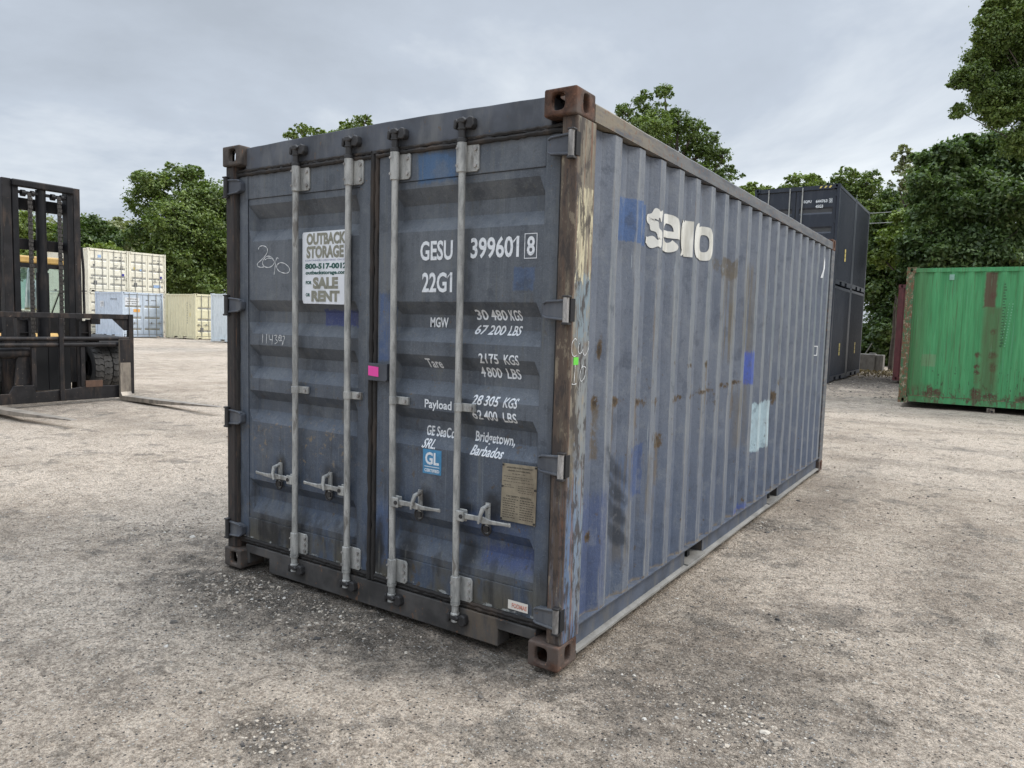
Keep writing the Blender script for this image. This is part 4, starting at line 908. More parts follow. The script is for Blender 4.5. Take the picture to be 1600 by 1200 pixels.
M_CREAM = simple('cream_container_paint', (.72, .68, .56), .5, var=.05, dirt=(.42, .36, .26), dirt_amt=.35)
M_CREAM2 = simple('yellowish_cream_paint', (.68, .63, .43), .5, var=.05, dirt=(.40, .35, .22), dirt_amt=.3)
M_LBLUE = simple('pale_blue_container_paint', (.51, .575, .66), .5, var=.06, dirt=(.28, .33, .38), dirt_amt=.4)
M_LBLUE2 = simple('paler_blue_container_paint', (.64, .69, .71), .5, var=.05, dirt=(.34, .38, .40), dirt_amt=.3)
M_RODC = simple('grey_rod_steel', (.32, .31, .28), .5, .2)  # even grey steel for rods, handles and seal strips
M_DGRAY = simple('dark_grey_plate', (.12, .12, .12), .6); M_DBLUE = simple('deep_blue_label', (.03, .03, .25), .6); M_PALEB = simple('pale_blue_label', (.30, .42, .62), .6); M_ORG = simple('orange_label', (.75, .38, .10), .6); M_YEL = simple('yellow_label', (.65, .52, .16), .6)
M_NAVY = simple('fresh_navy_paint', (.015, .020, .032), .42, var=.06, dirt=(.06, .065, .075), dirt_amt=.3); M_GSEAL = simple('grey_door_seal', (.05, .05, .052), .7)
def zg(x, y): return gz(x, y)
GC = 'cream containers stacked along the far edge of the yard'
fl = lambda x, z: Vector((x, .0512, z))
zb = zg(-41.4, 20)
mk1 = [(.34, .54, .42, .66, M_DGRAY, 'data_plate'), (.32, .44, 1.53, 1.64, M_DGRAY, 'label'), (.60, .80, 2.05, 2.22, M_PALEB, 'label'), (2.04, 2.20, 1.02, 1.17, M_DBLUE, 'label')]
mk2 = [(.34, .54, .42, .66, M_DGRAY, 'data_plate'), (.32, .42, 1.50, 1.64, M_YEL, 'label'), (.72, .84, 1.42, 1.54, M_PALEB, 'label'), (2.04, 2.20, 1.02, 1.17, M_DBLUE, 'label'), (1.62, 2.10, .42, .60, M_PALEB, 'label')]
Q1 = math.pi/2
for nm_, yy, lv, mk, lb in (('a', 19.8, 1, mk1, 'upper left cream container, stacked behind the short pale blue one'), ('b', 22.27, 1, mk2, 'upper right cream container of the far stack, with a pale blue label low down'),
        ('c', 19.8, 0, None, 'lower left cream container of the far stack, mostly hidden by pale blue doors'), ('d', 22.27, 0, None, 'lower right cream container under the stacked one, hidden behind pale blue doors')):
    c_ = box_container('shipping_container', lb, GC, (-41.4, yy, zb+2.595*lv+.03), Q1, L, H, M_CREAM, M_RODC, marks=mk, gasket=M_RODC)
    if lv:
        dashes(c_, [(1.62, 1.80, 2.12, .06), (1.88, 2.12, 2.12, .06), (1.88, 2.02, 1.98, .05), (1.60, 1.85, 1.62, .04), (1.60, 1.75, 1.53, .04), (1.95, 2.15, 1.62, .04), (1.95, 2.15, 1.53, .04), (1.95, 2.15, 1.45, .04), (1.62, 1.8, .93, .04)], M_DGRAY, fl)
bl = box_container('shipping_container', 'short pale blue container with an orange label and a white sign on its doors', 'short containers at the far edge of the yard', (-37.3, 19.6, zg(-37.3, 19.6)+.02), Q1, 2.991, H, M_LBLUE, M_RODC, nrec=3, gasket=M_RODC)
paint('white_sign', M_PAPER, bl, [rect(.16, 1.02, 1.83, 2.27)], fl); dashes(bl, [(.30, .92, 2.16, .05), (.22, .98, 2.02, .05), (.30, .50, 1.90, .05), (.56, .84, 1.90, .05), (1.40, 1.60, 2.12, .05), (1.72, 2.05, 2.12, .05)], M_DGRAY, lambda x, z: Vector((x, .0498, z)))
paint('label', M_ORG, bl, [rect(.66, 1.04, 1.45, 1.62)], fl)
sd_ = lambda y, z: Vector((.0072, y, z))
paint('white_sign', M_PAPER, bl, [rect(2.02, 2.42, 1.72, 2.05)], lambda y, z: Vector((.0085, y, z))); dashes(bl, [(2.1, 2.35, 1.95, .04), (2.08, 2.36, 1.86, .04), (2.12, 2.3, 1.78, .04), (.6, 1.3, 2.14, .05)], M_DGRAY, lambda y, z: Vector((.005, y, z)))
cb = box_container('shipping_container', 'short yellowish cream container with ribbed side, between two pale blue ones', 'short containers at the far edge of the yard', (-33.9, 21.9, zg(-33.9, 21.9)+.02), Q1, 2.991, H, M_CREAM2, M_RODC, nrec=3, marks=[(.34, .54, .42, .66, M_DGRAY, 'data_plate')], gasket=M_RODC)
dashes(cb, [(.78, .82, 2.0-.14*k, .09) for k in range(9)]+[(.50, .54, 1.95-.1*k, .05) for k in range(3)], M_DGRAY, lambda y, z: Vector((.005, y, z)))
paint('label', M_YEL, cb, [rect(.50, .56, 1.30, 1.50)], lambda y, z: Vector((.006, y, z)))
box_container('shipping_container', 'palest blue short container at the right end of the far row, beside the slate one', 'short containers at the far edge of the yard', (-28.6, 21.3, zg(-28.6, 21.3)+.02), Q1, 2.991, H, M_LBLUE2, M_RODC, nrec=3, gasket=M_RODC)
# navy stack
GN = 'navy containers stacked beyond the slate container'
for yy, lv, lb in ((20.3, 1, 'upper front navy container with white lettering on its doors'), (23.31, 1, 'upper rear navy container behind the lettered one'), (20.3, 0, 'lower front navy container at the foot of the navy stack'), (23.31, 0, 'lower rear navy container next to the concrete block')):
    nv = box_container('shipping_container', lb, GN, (-2.468, yy, zg(0, yy)+.03+2.90*lv), 0, 2.991, 2.896, M_NAVY, M_GALV if lv else M_RODC, pitch=.155, nrec=4, gasket=M_GSEAL, rods=(.42, 1.04, 1.40))
    sx = lambda y, z: Vector((W-.0065, y, z))
    if lv == 1 and yy < 21:
        paint('lettering', M_WHITE, nv, [fit('EQPU', 1.44, 1.66, 2.385, 2.475, .03), fit('644763', 1.78, 2.10, 2.385, 2.475, .03), fit('0', 2.165, 2.215, 2.385, 2.475, .03), fit('45G3', 1.78, 1.99, 2.235, 2.325, .03), frame2(2.145, 2.235, 2.365, 2.495, .008)], lambda x, z: Vector((x, .0492, z)))
        paint('hazard_stripe', M_YEL, nv, [([(1.86+.13*k, 2.80), (1.91+.13*k, 2.80), (1.95+.13*k, 2.86), (1.90+.13*k, 2.86)], [(0, 1, 2, 3)]) for k in range(3)], lambda x, z: Vector((x, .0282, z)))
    if not (lv == 1 and yy > 21):
        paint('yellow_caution_label', M_YEL, nv, [rect(1.46, 1.66, z, z+.115) for z in (.78, .91, 1.04)], sx)
    MB().box(.9, 2.1, 0, 0, 0, 0) if False else None
# green and dark red containers on the right
GRN_O = (2.33+6.058, 14.9)
def gpx(px, py):
    d_ = cf+cr*((px-800)/FPX)-cu*((py-600)/FPX); t = (14.9-CAM.y)/d_.y; p = CAM+d_*t; return GRN_O[0]-p.x, p.z-.11
def green_mat():
    g = G('rust_streaked_green_paint'); st = g.noise(g.scl(12, 12, .7), scale=1.3, detail=7, rough=.65); wob = g.noise(scale=9, detail=6, rough=.65)
    c = g.mix(g.rng(st, .38, .62), (.045, .235, .085), (.068, .300, .115)); c = g.mix(g.M('MULTIPLY', g.rng(g.noise(g.scl(20, 20, .9, 3.), scale=1.2, detail=6), .54, .66), .6), c, (.05, .15, .05))
    lowr = g.rng(g.z, .1, 1.4, 1., .0); ch = g.noise(g.scl(14, 14, 5., 2.), scale=1.4, detail=5)
    c = g.mix(g.M('MULTIPLY', g.rng(ch, .625, .66), lowr), c, (.035, .045, .02))
    kk = g.rng(g.noise(scale=30, detail=7, rough=.7), .38, .48)
    def spot(px, py, ru, rv, cc=(.07, .022, .014), am=1.):
        nonlocal c; u, v = gpx(px, py); c = g.mix(g.M('MULTIPLY', g.M('MULTIPLY', g.blob(g.y, g.z, u, v, ru, rv, .5, wob, 1.8), kk), am), c, cc); c = g.mix(g.M('MULTIPLY', g.M('MULTIPLY', g.box(g.y, g.z, u-ru*.7, u+ru*.7, v-.35, v, .02, wob, .08), kk), .35), c, (.10, .09, .04))
    for p_ in ((1552, 462, .05, .06), (1552, 518, .05, .06), (1551, 555, .07, .07), (1551, 574, .06, .08), (1527, 554, .045, .06), (1526, 573, .05, .04), (1526, 582, .05, .05), (1453, 608, .05, .10), (1450, 615, .09, .07), (1463, 613, .07, .06), (1525, 615, .10, .10), (1598, 624, .08, .06), (1545, 620, .12, .06)): spot(*p_)
    a, z1 = gpx(1543, 425); a2, z2 = gpx(1553, 480); c = g.mix(g.M('MULTIPLY', g.box(g.y, g.z, a2-.02, a+.02, z2, z1, .02, wob, .06), .9), c, (.085, .035, .022))
    a, z1 = gpx(1538, 480); a2, z2 = gpx(1556, 615); c = g.mix(g.M('MULTIPLY', g.box(g.y, g.z, a2, a, z2, z1, .05, wob, .08), .65), c, (.07, .085, .03))
    a, z1 = gpx(1440, 553); a2, z2 = gpx(1461, 573); c = g.mix(g.M('MULTIPLY', g.box(g.y, g.z, a2, a, z2, z1, .01, wob, .02), .45), c, (.20, .22, .13))
    a, _ = gpx(1436, 500); c = g.mix(g.M('MULTIPLY', g.rng(g.y, a-.28, a, 0., 1.), .55), c, (.05, .10, .03))
    edge_ = g.M('MULTIPLY', g.rng(g.z, .16, .50, 1., 0.), g.rng(g.noise(g.scl(9, 9, 3., 6.), scale=1.6, detail=8, rough=.75), .50, .57)); c = g.mix(g.M('MULTIPLY', edge_, .85), c, (.085, .045, .025)); vr = g.noise(g.scl(22, 22, .8, 9.), scale=1.2, detail=8, rough=.72); c = g.mix(g.M('MULTIPLY', g.rng(vr, .555, .62), .6), c, (.075, .10, .045)); c = g.mix(g.M('MULTIPLY', g.rng(vr, .34, .42, 1., 0.), .35), c, (.16, .34, .22))
    g.bump(wob, .15, .01); return g.fin(c, .6)
def mottled(name, a, b, c3):
    g = G(name); n = g.noise(g.scl(10, 10, 5), scale=2., detail=7, rough=.7); k = g.noise(scale=14, detail=6, rough=.7)
    c = g.mix(g.rng(n, .42, .58), a, b); c = g.mix(g.rng(k, .54, .60), c, c3); g.bump(k, .3, .01); return g.fin(c, .8)
M_GREEN = green_mat(); M_GPOST = mottled('rusted_green_post', (.15, .07, .035), (.045, .12, .055), (.27, .22, .15)); M_MAROON = simple('maroon_container_paint', (.115, .028, .030), .6, dirt=(.05, .02, .02), dirt_amt=.6)
gr = box_container('shipping_container', 'bright green container streaked with rust at the right edge', 'single containers by the ivy', (GRN_O[0], GRN_O[1], .11), Q1, L, 2.88, M_GREEN, M_RODC, pitch=.28, castm=M_GPOST, wall=M_GREEN, pockets=False)
u, v = gpx(1487.5, 433); m = MB(); m.box(-.004, .012, u-.045, u+.045, v-.06, v+.055); m.build('vent_cover', simple('pale_green_vent', (.22, .38, .30), .6), gr, bevel=.004)
sh = []
for k in range(22):
    for px_, am in ((1571, 1),): u, v = gpx(px_-k*.35, 444+k*4.6); sh.append(rect(u-.012-.012*(k%3), u+.016+.008*(k%2), v-.012, v+.012))
paint('faded_number_mark', simple('faded_dark_mark', (.04, .11, .045), .7), gr, sh, lambda y, z: Vector((.0068, y, z)))
sh = []
for k in range(16): u, v = gpx(1583-k*.9, 475+k*4.4); sh.append(rect(u-.012, u+.012, v-.012, v+.012)); sh.append(rect(u+.05, u+.07, v-.01, v+.01))
paint('faded_white_mark', simple('faded_white_mark', (.14, .36, .20), .7), gr, sh, lambda y, z: Vector((.0068, y, z)))
M_BLOCK = mottled('dirty_steel_block', (.10, .08, .06), (.20, .17, .13), (.06, .045, .035))
for bx_, by_, lb in ((4.02, 14.92, 'rusty steel support block under the green container'),):
    m = MB(); h = gz(bx_, by_)-.02; m.box(bx_-.07, bx_+.07, by_-.02, by_+.12, h, .108); o = m.build('support_block', M_BLOCK, bevel=.012); tag(o, lb, 'support block')
    m = MB(); m.cyl((bx_+.02, by_-.024, .05), (bx_+.02, by_-.018, .05), .022, 12); m.build('bolt_hole', M_BLACK, o)
box_container('shipping_container', 'dark red container, only its rusty end post showing behind the green one', 'single containers by the ivy', (1.47+6.058, 22.1, .16), Q1, L, 2.896, M_MAROON, M_RODC, castm=M_MAROON)
# concrete block with a leaning bar
M_CONC = simple('weathered_concrete', (.20, .185, .165), .9, var=.15, dirt=(.10, .09, .075), dirt_amt=.7, bump=.4)
m = MB(); zc = gz(0, 29.3); m.box(-.47, .14, 28.9, 29.5, zc-.02, zc+.66); m.box(.1405, .42, 28.95, 29.5, zc-.02, zc+.64)
cbk = m.build('concrete_block', M_CONC, bevel=.02); tag(cbk, 'grey concrete block on the gravel between the navy stack and the red container', 'concrete block')
MB().box(-.12, .12, 29.1, 29.3, zc+.6605, zc+.71).build('lifting_lug', M_CONC, cbk, bevel=.02)
m = MB(); m.tube([(-.50, 29.7, zc+.30), (-.12, 29.75, zc+1.08)], .02, 8); tag(m.build('steel_bar', simple('grey_bar', (.20, .19, .17), .6)), 'thin grey bar leaning behind the concrete block', 'steel bar')

# ------------------------------------------------------------------ FORKLIFT (faces +x)
M_FK = simple('worn_black_forklift_paint', (.0075, .0075, .009), .55, var=.3, dirt=(.038, .030, .026), dirt_amt=.6, bump=.25, spec=.25, chips=(.08, .07, .065), thr=.66)
M_FK2 = simple('dusty_black_steel', (.013, .012, .013), .6, var=.4, dirt=(.060, .042, .032), dirt_amt=.8, bump=.3, spec=.3, chips=(.13, .10, .08), thr=.63)
M_FORK = simple('bare_worn_fork_steel', (.26, .225, .185), .5, .3, dirt=(.05, .045, .04), dirt_amt=.6)
M_TYRE = simple('grey_dusty_tyre_rubber', (.050, .048, .046), .85, var=.2, dirt=(.10, .092, .082), dirt_amt=.7, bump=.4)
M_YELLOW = simple('sun_faded_yellow_paint', (.52, .33, .10), .55, dirt=(.28, .19, .09), dirt_amt=.5)
M_RUSTP = simple('rusty_plate', (.10, .055, .035), .8, dirt=(.06, .035, .025), dirt_amt=.7)
FO = Vector((-10.5, 3.3, gz(-10.5, 3.3)))
M_CHAIN = simple('greasy_chain_steel', (.055, .050, .046), .5, .4, var=.4, scale=40)
fk = thing('forklift', FO, 0, 'large black fronted forklift with lowered forks and yellow cab at the left edge', 'forklift')
FL = tuple(-FO[i] if i < 2 else 0 for i in range(3))
def fpart(name, m, mt, parent=None, **k): return m.build(name, mt, parent or fk, loc=FL if parent is None else None, **k)
XM = -9.62
for y0, y1, sd1 in ((3.76, 3.87, 1), (2.66, 2.79, -1)):
    m = MB(); web = (y1-.02, y1) if sd1 > 0 else (y0, y0+.02)
    m.box(XM-.20, XM, *web, .12, 3.70); m.box(XM-.015, XM+.004, y0, y1, .12, 3.70); m.box(XM-.20, XM-.185, y0, y1, .12, 3.70); fpart('outer_mast_rail', m, M_FK2, bevel=.004)
for y0, y1 in ((3.645, 3.752), (2.80, 2.895)):
    m = MB(); m.box(XM-.16, XM+.015, y0, y1, .30, 3.63); fpart('inner_mast_rail', m, M_FK, bevel=.012)
m = MB(); m.box(XM-.06, XM+.05, 2.79, 3.755, 3.585, 3.70); fpart('mast_crosshead', m, M_FK, bevel=.02)
for z0, z1 in ((3.24, 3.44), (2.58, 2.76), (.35, .6)): fpart('mast_crossbar', MB().box(XM-.26, XM-.20, 2.7, 3.86, z0, z1), M_FK, bevel=.006)
m = MB(); m.tube([(XM-.05, 3.255, .35), (XM-.05, 3.255, 2.2), (XM-.05, 3.255, 2.2001), (XM-.05, 3.255, 3.58)], [.095, .095, .078, .078], 18); fpart('lift_cylinder', m, M_FK, smooth=True)
m = MB(); m.box(XM-.10, XM+.0, 2.895, 3.645, 3.49, 3.53); fpart('pulley_beam', m, M_FK)
for yc in (3.055, 3.515):
    m = MB()
    for k in range(39):
        z = 3.48-.069*k
        for j in (-1, 0, 1): m.box(XM+.022+(.003 if k % 2 else 0), XM+.036+(.003 if k % 2 else 0), yc+j*.024-.010+(.006 if k % 2 else 0), yc+j*.024+.010+(.006 if k % 2 else 0), z-.026, z+.026)
    m.box(XM+.018, XM+.026, yc-.030, yc+.030, .85, 3.5); fpart('lift_chain', m, M_CHAIN)
    m = MB(); m.cyl((XM+.0, yc-.12, 3.49), (XM+.0, yc-.06, 3.49), .055, 14); m.cyl((XM+.0, yc+.03, 3.50), (XM+.0, yc+.075, 3.50), .05, 14); m.cyl((XM, yc-.12, 3.49), (XM, yc+.07, 3.49), .02, 8); fpart('chain_pulley', m, M_FK, smooth=True)
for y, c_ in ((2.60, 0), (2.53, 1), (3.905, 2)):
    m = MB(); m.tube([(XM-.02+.012*math.sin(z*7+c_*2), y+.014*math.sin(z*3.1+c_), z) for z in np.linspace(1.2 if c_ < 2 else 1.5, 3.66 if c_ < 2 else 2.7, 26)], .022, 8); fpart('hydraulic_hose', m, M_FK, smooth=True)
# carriage
XC = -9.0
cg = MB(); cg.box(XC-.06, XC, 1.75, 4.36, 1.44, 1.525); crg = fpart('carriage_frame', cg, M_FK2, bevel=.006)
def cpart(nm_, m, mt=M_FK2, **k): return m.build(nm_, mt, crg, **k)
cpart('side_post', MB().box(XC-.07, XC+.012, 4.3605, 4.445, .10, 1.53), bevel=.006); cpart('side_post', MB().box(XC-.07, XC+.012, 1.665, 1.7495, .10, 1.53), bevel=.006)
for z, r_ in ((1.095, .036), (.995, .040)): cpart('cross_tube', MB().cyl((XC-.02, 1.75, z), (XC-.02, 4.36, z), r_, 14), smooth=True)
m = MB(); m.prism([(1.75, .05), (4.36, .05), (4.36, .26), (3.60, .28), (3.3, .24), (2.82, .22), (2.80, .34), (2.50, .34), (2.44, .22), (1.75, .22)], 'x', XC-.05, XC+.0); cpart('bottom_beam', m, bevel=.006)
cpart('centre_post', MB().box(XC+.001, XC+.04, 3.175, 3.245, .06, 1.439), bevel=.006)
for y0, y1, z0, z1 in ((2.77, 2.84, .30, .955), (3.535, 3.605, .28, .955)): cpart('stiffener', MB().box(XC-.06, XC-.008, y0, y1, z0, z1), bevel=.004)
cpart('gusset', MB().prism([(4.36, 1.44), (4.09, 1.44), (4.30, 1.24), (4.36, 1.24)], 'x', XC-.045, XC-.02)); cpart('gusset', MB().prism([(1.75, 1.44), (2.02, 1.44), (1.81, 1.24), (1.75, 1.24)], 'x', XC-.045, XC-.02))
m = MB(); m.cyl((XC-.15, 1.95, .86), (XC-.15, 2.80, .86), .09, 16); cpart('tilt_cylinder', m, smooth=True)
m = MB(); m.prism([(2.55, .34), (2.80, .34), (2.77, .80), (2.60, .80)], 'x', XC-.13, XC-.09); cpart('side_plate', m); cpart('rust_plate', MB().box(XC-.03, XC+.006, 3.60, 3.885, .262, .375), M_RUSTP)
cpart('stop_plate', MB().box(XC-.05, XC-.01, 3.72, 3.87, 1.345, 1.439), M_FK)
for y0, y1 in ((2.585, 2.785), (3.53, 3.725)):
    m = MB(); m.box(XC-.16, XC-.04, y0, y0+.035, 1.10, 1.425); m.box(XC-.16, XC-.04, y1-.035, y1, 1.10, 1.425); m.box(XC-.15, XC-.09, y0+.036, y1-.036, 1.12, 1.40); m.box(XC-.15, XC-.05, y0+.036, y1-.036, 1.19, 1.205); cpart('carriage_hook', m, M_FK)
for y0, z0, y1, z1 in ((2.86, .30, 3.17, .95), (3.25, .30, 3.53, .95)): cpart('back_plate', MB().box(XC-.5, XC-.46, y0-.02, y1+.05, z0-.1, z1+.16), M_BLACK)
def fork(y0, y1):
    X0 = XC-.02+.05; m = MB(); n = 18; vs = []
    prof = [(X0, 1.08, .055), (X0, .30, .06), (X0, .12, .075)]
    m.prism([(X0, 1.08), (X0+.05, 1.08), (X0+.055, .15), (X0+.10, .085), (X0+1.2, .095), (X0+2.78, .118), (X0+2.80, .110), (X0+2.78, .106), (X0+1.2, .030), (X0+.08, .0), (X0+.0, .02)], 'y', y0, y1)
    o = fpart('fork', m, M_FORK, bevel=.004); me = o.data
    for v in me.vertices:
        t = (v.co.x-(X0+1.9))/.9
        if t > 0: c = (y0+y1)/2; v.co.y = c+(v.co.y-c)*(1-.55*min(1, t)**2)
    return o
for y0 in (4.155, 1.96):
    f_ = fork(y0, y0+.19)
    MB().box(XC+.0302-.0005, XC+.0822, y0+.001, y0+.189, .30, 1.079).build('fork_shank_paint', M_FK2, f_)
# wheels
def tyre(yc, x, r, wd, nm_='wheel'):
    m = MB(); n = 40; prof = [(-wd/2+.02, r*.60), (-wd/2, r*.70), (-wd/2, r*.92), (-wd/2+.03, r*.965), (wd/2-.03, r*.965), (wd/2, r*.92), (wd/2, r*.70), (wd/2-.02, r*.60)]
    vs = []; k = len(prof)
    for i in range(n):
        a = 2*math.pi*i/n
        for u, q_ in prof: vs.append((x+q_*math.cos(a), yc+u, r+q_*math.sin(a)))
    fs = [(i*k+j, ((i+1) % n)*k+j, ((i+1) % n)*k+j+1, i*k+j+1) for i in range(n) for j in range(k-1)]
    m.add(vs, fs); nb = 26
    for i in range(nb):
        for sd1 in (-1, 1):
            a0 = 2*math.pi*(i+(.5 if sd1 > 0 else 0))/nb; da = 2*math.pi/nb*.40
            cols_ = []
            for t, sh_ in ((.02, .0), (.35, .5), (.65, .15), (1.0, .6)):
                u = sd1*wd/2*t*1.0; A = a0+sh_*da*1.1
                for aa in (A-da, A+da): 
                    for q_ in (r*.95, r*(1.0 if t < .9 else .975)): cols_.append((x+q_*math.cos(aa), yc+u, r+q_*math.sin(aa)))
            f_ = []
            for c in range(3):
                b = c*4
                f_ += [(b+1, b+3, b+7, b+5), (b, b+4, b+6, b+2), (b, b+1, b+5, b+4), (b+2, b+6, b+7, b+3)]
            f_ += [(0, 2, 3, 1), (12, 13, 15, 14)]; m.add(cols_, f_)
    w_ = fpart(nm_, MB().cyl((x, yc-wd*.35, r), (x, yc+wd*.35, r), r*.61, 28), M_FK, smooth=True); m.build('tyre', M_TYRE, w_)
    m = MB(); m.cyl((x, yc-wd*.42, r), (x, yc+wd*.42, r), r*.22, 14); m.build('hub', M_FK, w_, smooth=True); return w_
RT = .50
tyre(4.37, -10.35, RT, .31); tyre(4.70, -10.35, RT, .31); tyre(2.74, -10.35, RT, .31); tyre(2.41, -10.35, RT, .31)
tyre(4.45, -13.2, .42, .3); tyre(2.65, -13.2, .42, .3)
m = MB(); m.prism([(-10.3, .55), (-10.3, 1.02), (-11.2, 1.04), (-11.45, 1.30), (-14.1, 1.45), (-14.5, 1.2), (-14.5, .45), (-13.7, .40), (-13.5, .9), (-12.8, .9), (-12.6, .40), (-11.1, .40), (-11.0, .95), (-10.8, 1.05)], 'y', 2.88, 4.22); fpart('body', m, M_YELLOW, bevel=.02)
fpart('front_axle', MB().box(-10.5, -10.2, 2.55, 4.6, .36, .62), M_BLACK); fpart('front_panel', MB().box(-10.29, -10.2, 2.86, 4.23, .40, 1.05), M_BLACK)
for y0, y1 in ((4.235, 4.85), (2.25, 2.87)): m = MB(); m.prism([(-9.75, .95), (-9.8, 1.08), (-10.9, 1.12), (-11.05, .9), (-11.0, .86), (-10.85, 1.06), (-9.85, 1.04)], 'y', y0, y1); fpart('mudguard', m, M_FK)
# cab
cb_ = MB(); cb_.box(-12.95, -11.3, 2.72, 4.52, 2.44, 2.58); cab_ = fpart('cab_roof', cb_, M_YELLOW, bevel=.03)
for x, y in ((-11.36, 2.76), (-11.36, 4.48), (-12.9, 2.76), (-12.9, 4.48)): MB().box(x-.04, x+.04, y-.035, y+.035, 1.35, 2.44).build('cab_pillar', M_YELLOW if y > 4 else M_FK, cab_, bevel=.01)
MB().box(-11.34, -11.30, 2.8, 4.44, 2.36, 2.439).build('screen_frame', M_FK, cab_); MB().box(-11.42, -11.28, 2.72, 4.52, 1.0, 1.42).build('dash_panel', M_FK, cab_)
g = G('tinted_cab_glass'); tr = g.n('ShaderNodeBsdfTransparent'); tr.inputs[0].default_value = (.80, .90, .85, 1); gl_ = g.n('ShaderNodeBsdfGlossy'); gl_.inputs['Roughness'].default_value = .03; mx = g.n('ShaderNodeMixShader'); mx.inputs[0].default_value = .12; g.l(tr.outputs[0], mx.inputs[1]); g.l(gl_.outputs[0], mx.inputs[2]); g.l(mx.outputs[0], g.out.inputs[0]); M_GLASS = g.m
MB().box(-11.335, -11.328, 2.8, 4.44, 1.40, 2.36).build('windscreen', M_GLASS, cab_)
MB().box(-12.94, -12.93, 2.8, 4.44, 1.60, 2.40).build('rear_window', M_GLASS, cab_)
m = MB(); m.tube([(-11.31, 4.1, 1.42), (-11.31, 4.42, 2.30)], .012, 6); m.build('wiper', M_FK, cab_)
m = MB(); m.box(-12.3, -11.7, 3.35, 3.95, 1.40, 1.55); m.box(-12.4, -12.25, 3.35, 3.95, 1.5, 2.15); m.build('seat', M_FK, cab_, bevel=.04)
m = MB(); m.cyl((-11.22, 3.98, 2.36), (-11.36, 4.06, 2.36), .06, 14); m.cyl((-11.20, 4.28, 2.40), (-11.34, 4.33, 2.40), .05, 14)
for o in split_loose(m.build('work_light', M_FK, cab_, smooth=True)): pass
# pale cloth hung inside the windscreen
g = G('pale_grey_green_cloth'); M_CLOTH = g.fin(g.mix(g.rng(g.noise(g.scl(6, 6, 2), scale=3, detail=5), .4, .6), (.24, .31, .32), (.40, .48, .47)), .9)
m = MB(); vs = []; n = 12
def cloth(y0, ztop, zbot, w0, w1):
    vs = []; rows = 14; cs = 10
    for i in range(rows):
        t = i/(rows-1); wdt = w0+(w1-w0)*t**.8
        for k in range(cs): s_ = k/(cs-1)-.5; vs.append((-11.20+.035*math.sin(k*1.9+t*2)*(.3+t), y0+wdt*s_+.06*t, ztop+(zbot-ztop)*t))
    return vs, [(i*cs+k, i*cs+k+1, (i+1)*cs+k+1, (i+1)*cs+k) for i in range(rows-1) for k in range(cs-1)]
m.add(*cloth(3.71, 2.36, 1.58, .05, .34)); jk = m.build('hanging_cloth', M_CLOTH, smooth=True); sm_ = jk.modifiers.new('thick', 'SOLIDIFY'); sm_.thickness = .01
tag(jk, 'pale grey cloth hanging behind the forklift mast in front of its cab', 'cloth')

# ------------------------------------------------------------------ TREES
def leaf_mat(name, c1, c2, c3, tl=.28):
    g = G(name); gi = g.n('ShaderNodeNewGeometry'); rp = g.n('ShaderNodeValToRGB'); e = rp.color_ramp.elements; e[0].color = (*c1, 1); e[1].color = (*c3, 1); k = e.new(.5); k.color = (*c2, 1)
    big = g.noise(scale=.55, detail=4); f = g.M('ADD', g.M('MULTIPLY', gi.outputs['Random Per Island'], .55), g.M('MULTIPLY', g.rng(big, .3, .7), .45)); g.l(f, rp.inputs[0])
    d = g.n('ShaderNodeBsdfDiffuse'); t = g.n('ShaderNodeBsdfTranslucent'); gl = g.n('ShaderNodeBsdfGlossy'); gl.inputs['Roughness'].default_value = .45; gl.inputs[0].default_value = (.5, .5, .5, 1)
    g.l(rp.outputs[0], d.inputs[0]); tc2 = g.mix(1., rp.outputs[0], (1.0, 1.15, .5), 'MULTIPLY'); g.l(tc2, t.inputs[0])
    m1 = g.n('ShaderNodeMixShader'); m1.inputs[0].default_value = tl; g.l(d.outputs[0], m1.inputs[1]); g.l(t.outputs[0], m1.inputs[2])
    m2 = g.n('ShaderNodeMixShader'); m2.inputs[0].default_value = .07; g.l(m1.outputs[0], m2.inputs[1]); g.l(gl.outputs[0], m2.inputs[2]); g.l(m2.outputs[0], g.out.inputs[0]); return g.m
LM = {'mid': leaf_mat('mid_green_leaves', (.046, .078, .016), (.125, .178, .040), (.24, .30, .080)), 'dark': leaf_mat('dark_green_leaves', (.028, .054, .014), (.074, .120, .028), (.15, .205, .052)),
      'olive': leaf_mat('olive_pale_leaves', (.13, .145, .070), (.22, .24, .11), (.30, .31, .155)), 'fresh': leaf_mat('fresh_green_leaves', (.076, .110, .020), (.17, .225, .042), (.265, .33, .078)), 'vine': leaf_mat('vine_leaves', (.026, .050, .014), (.092, .150, .042), (.22, .29, .095))}
M_BARK = simple('grey_brown_bark', (.075, .060, .045), .9, var=.3, bump=.5)
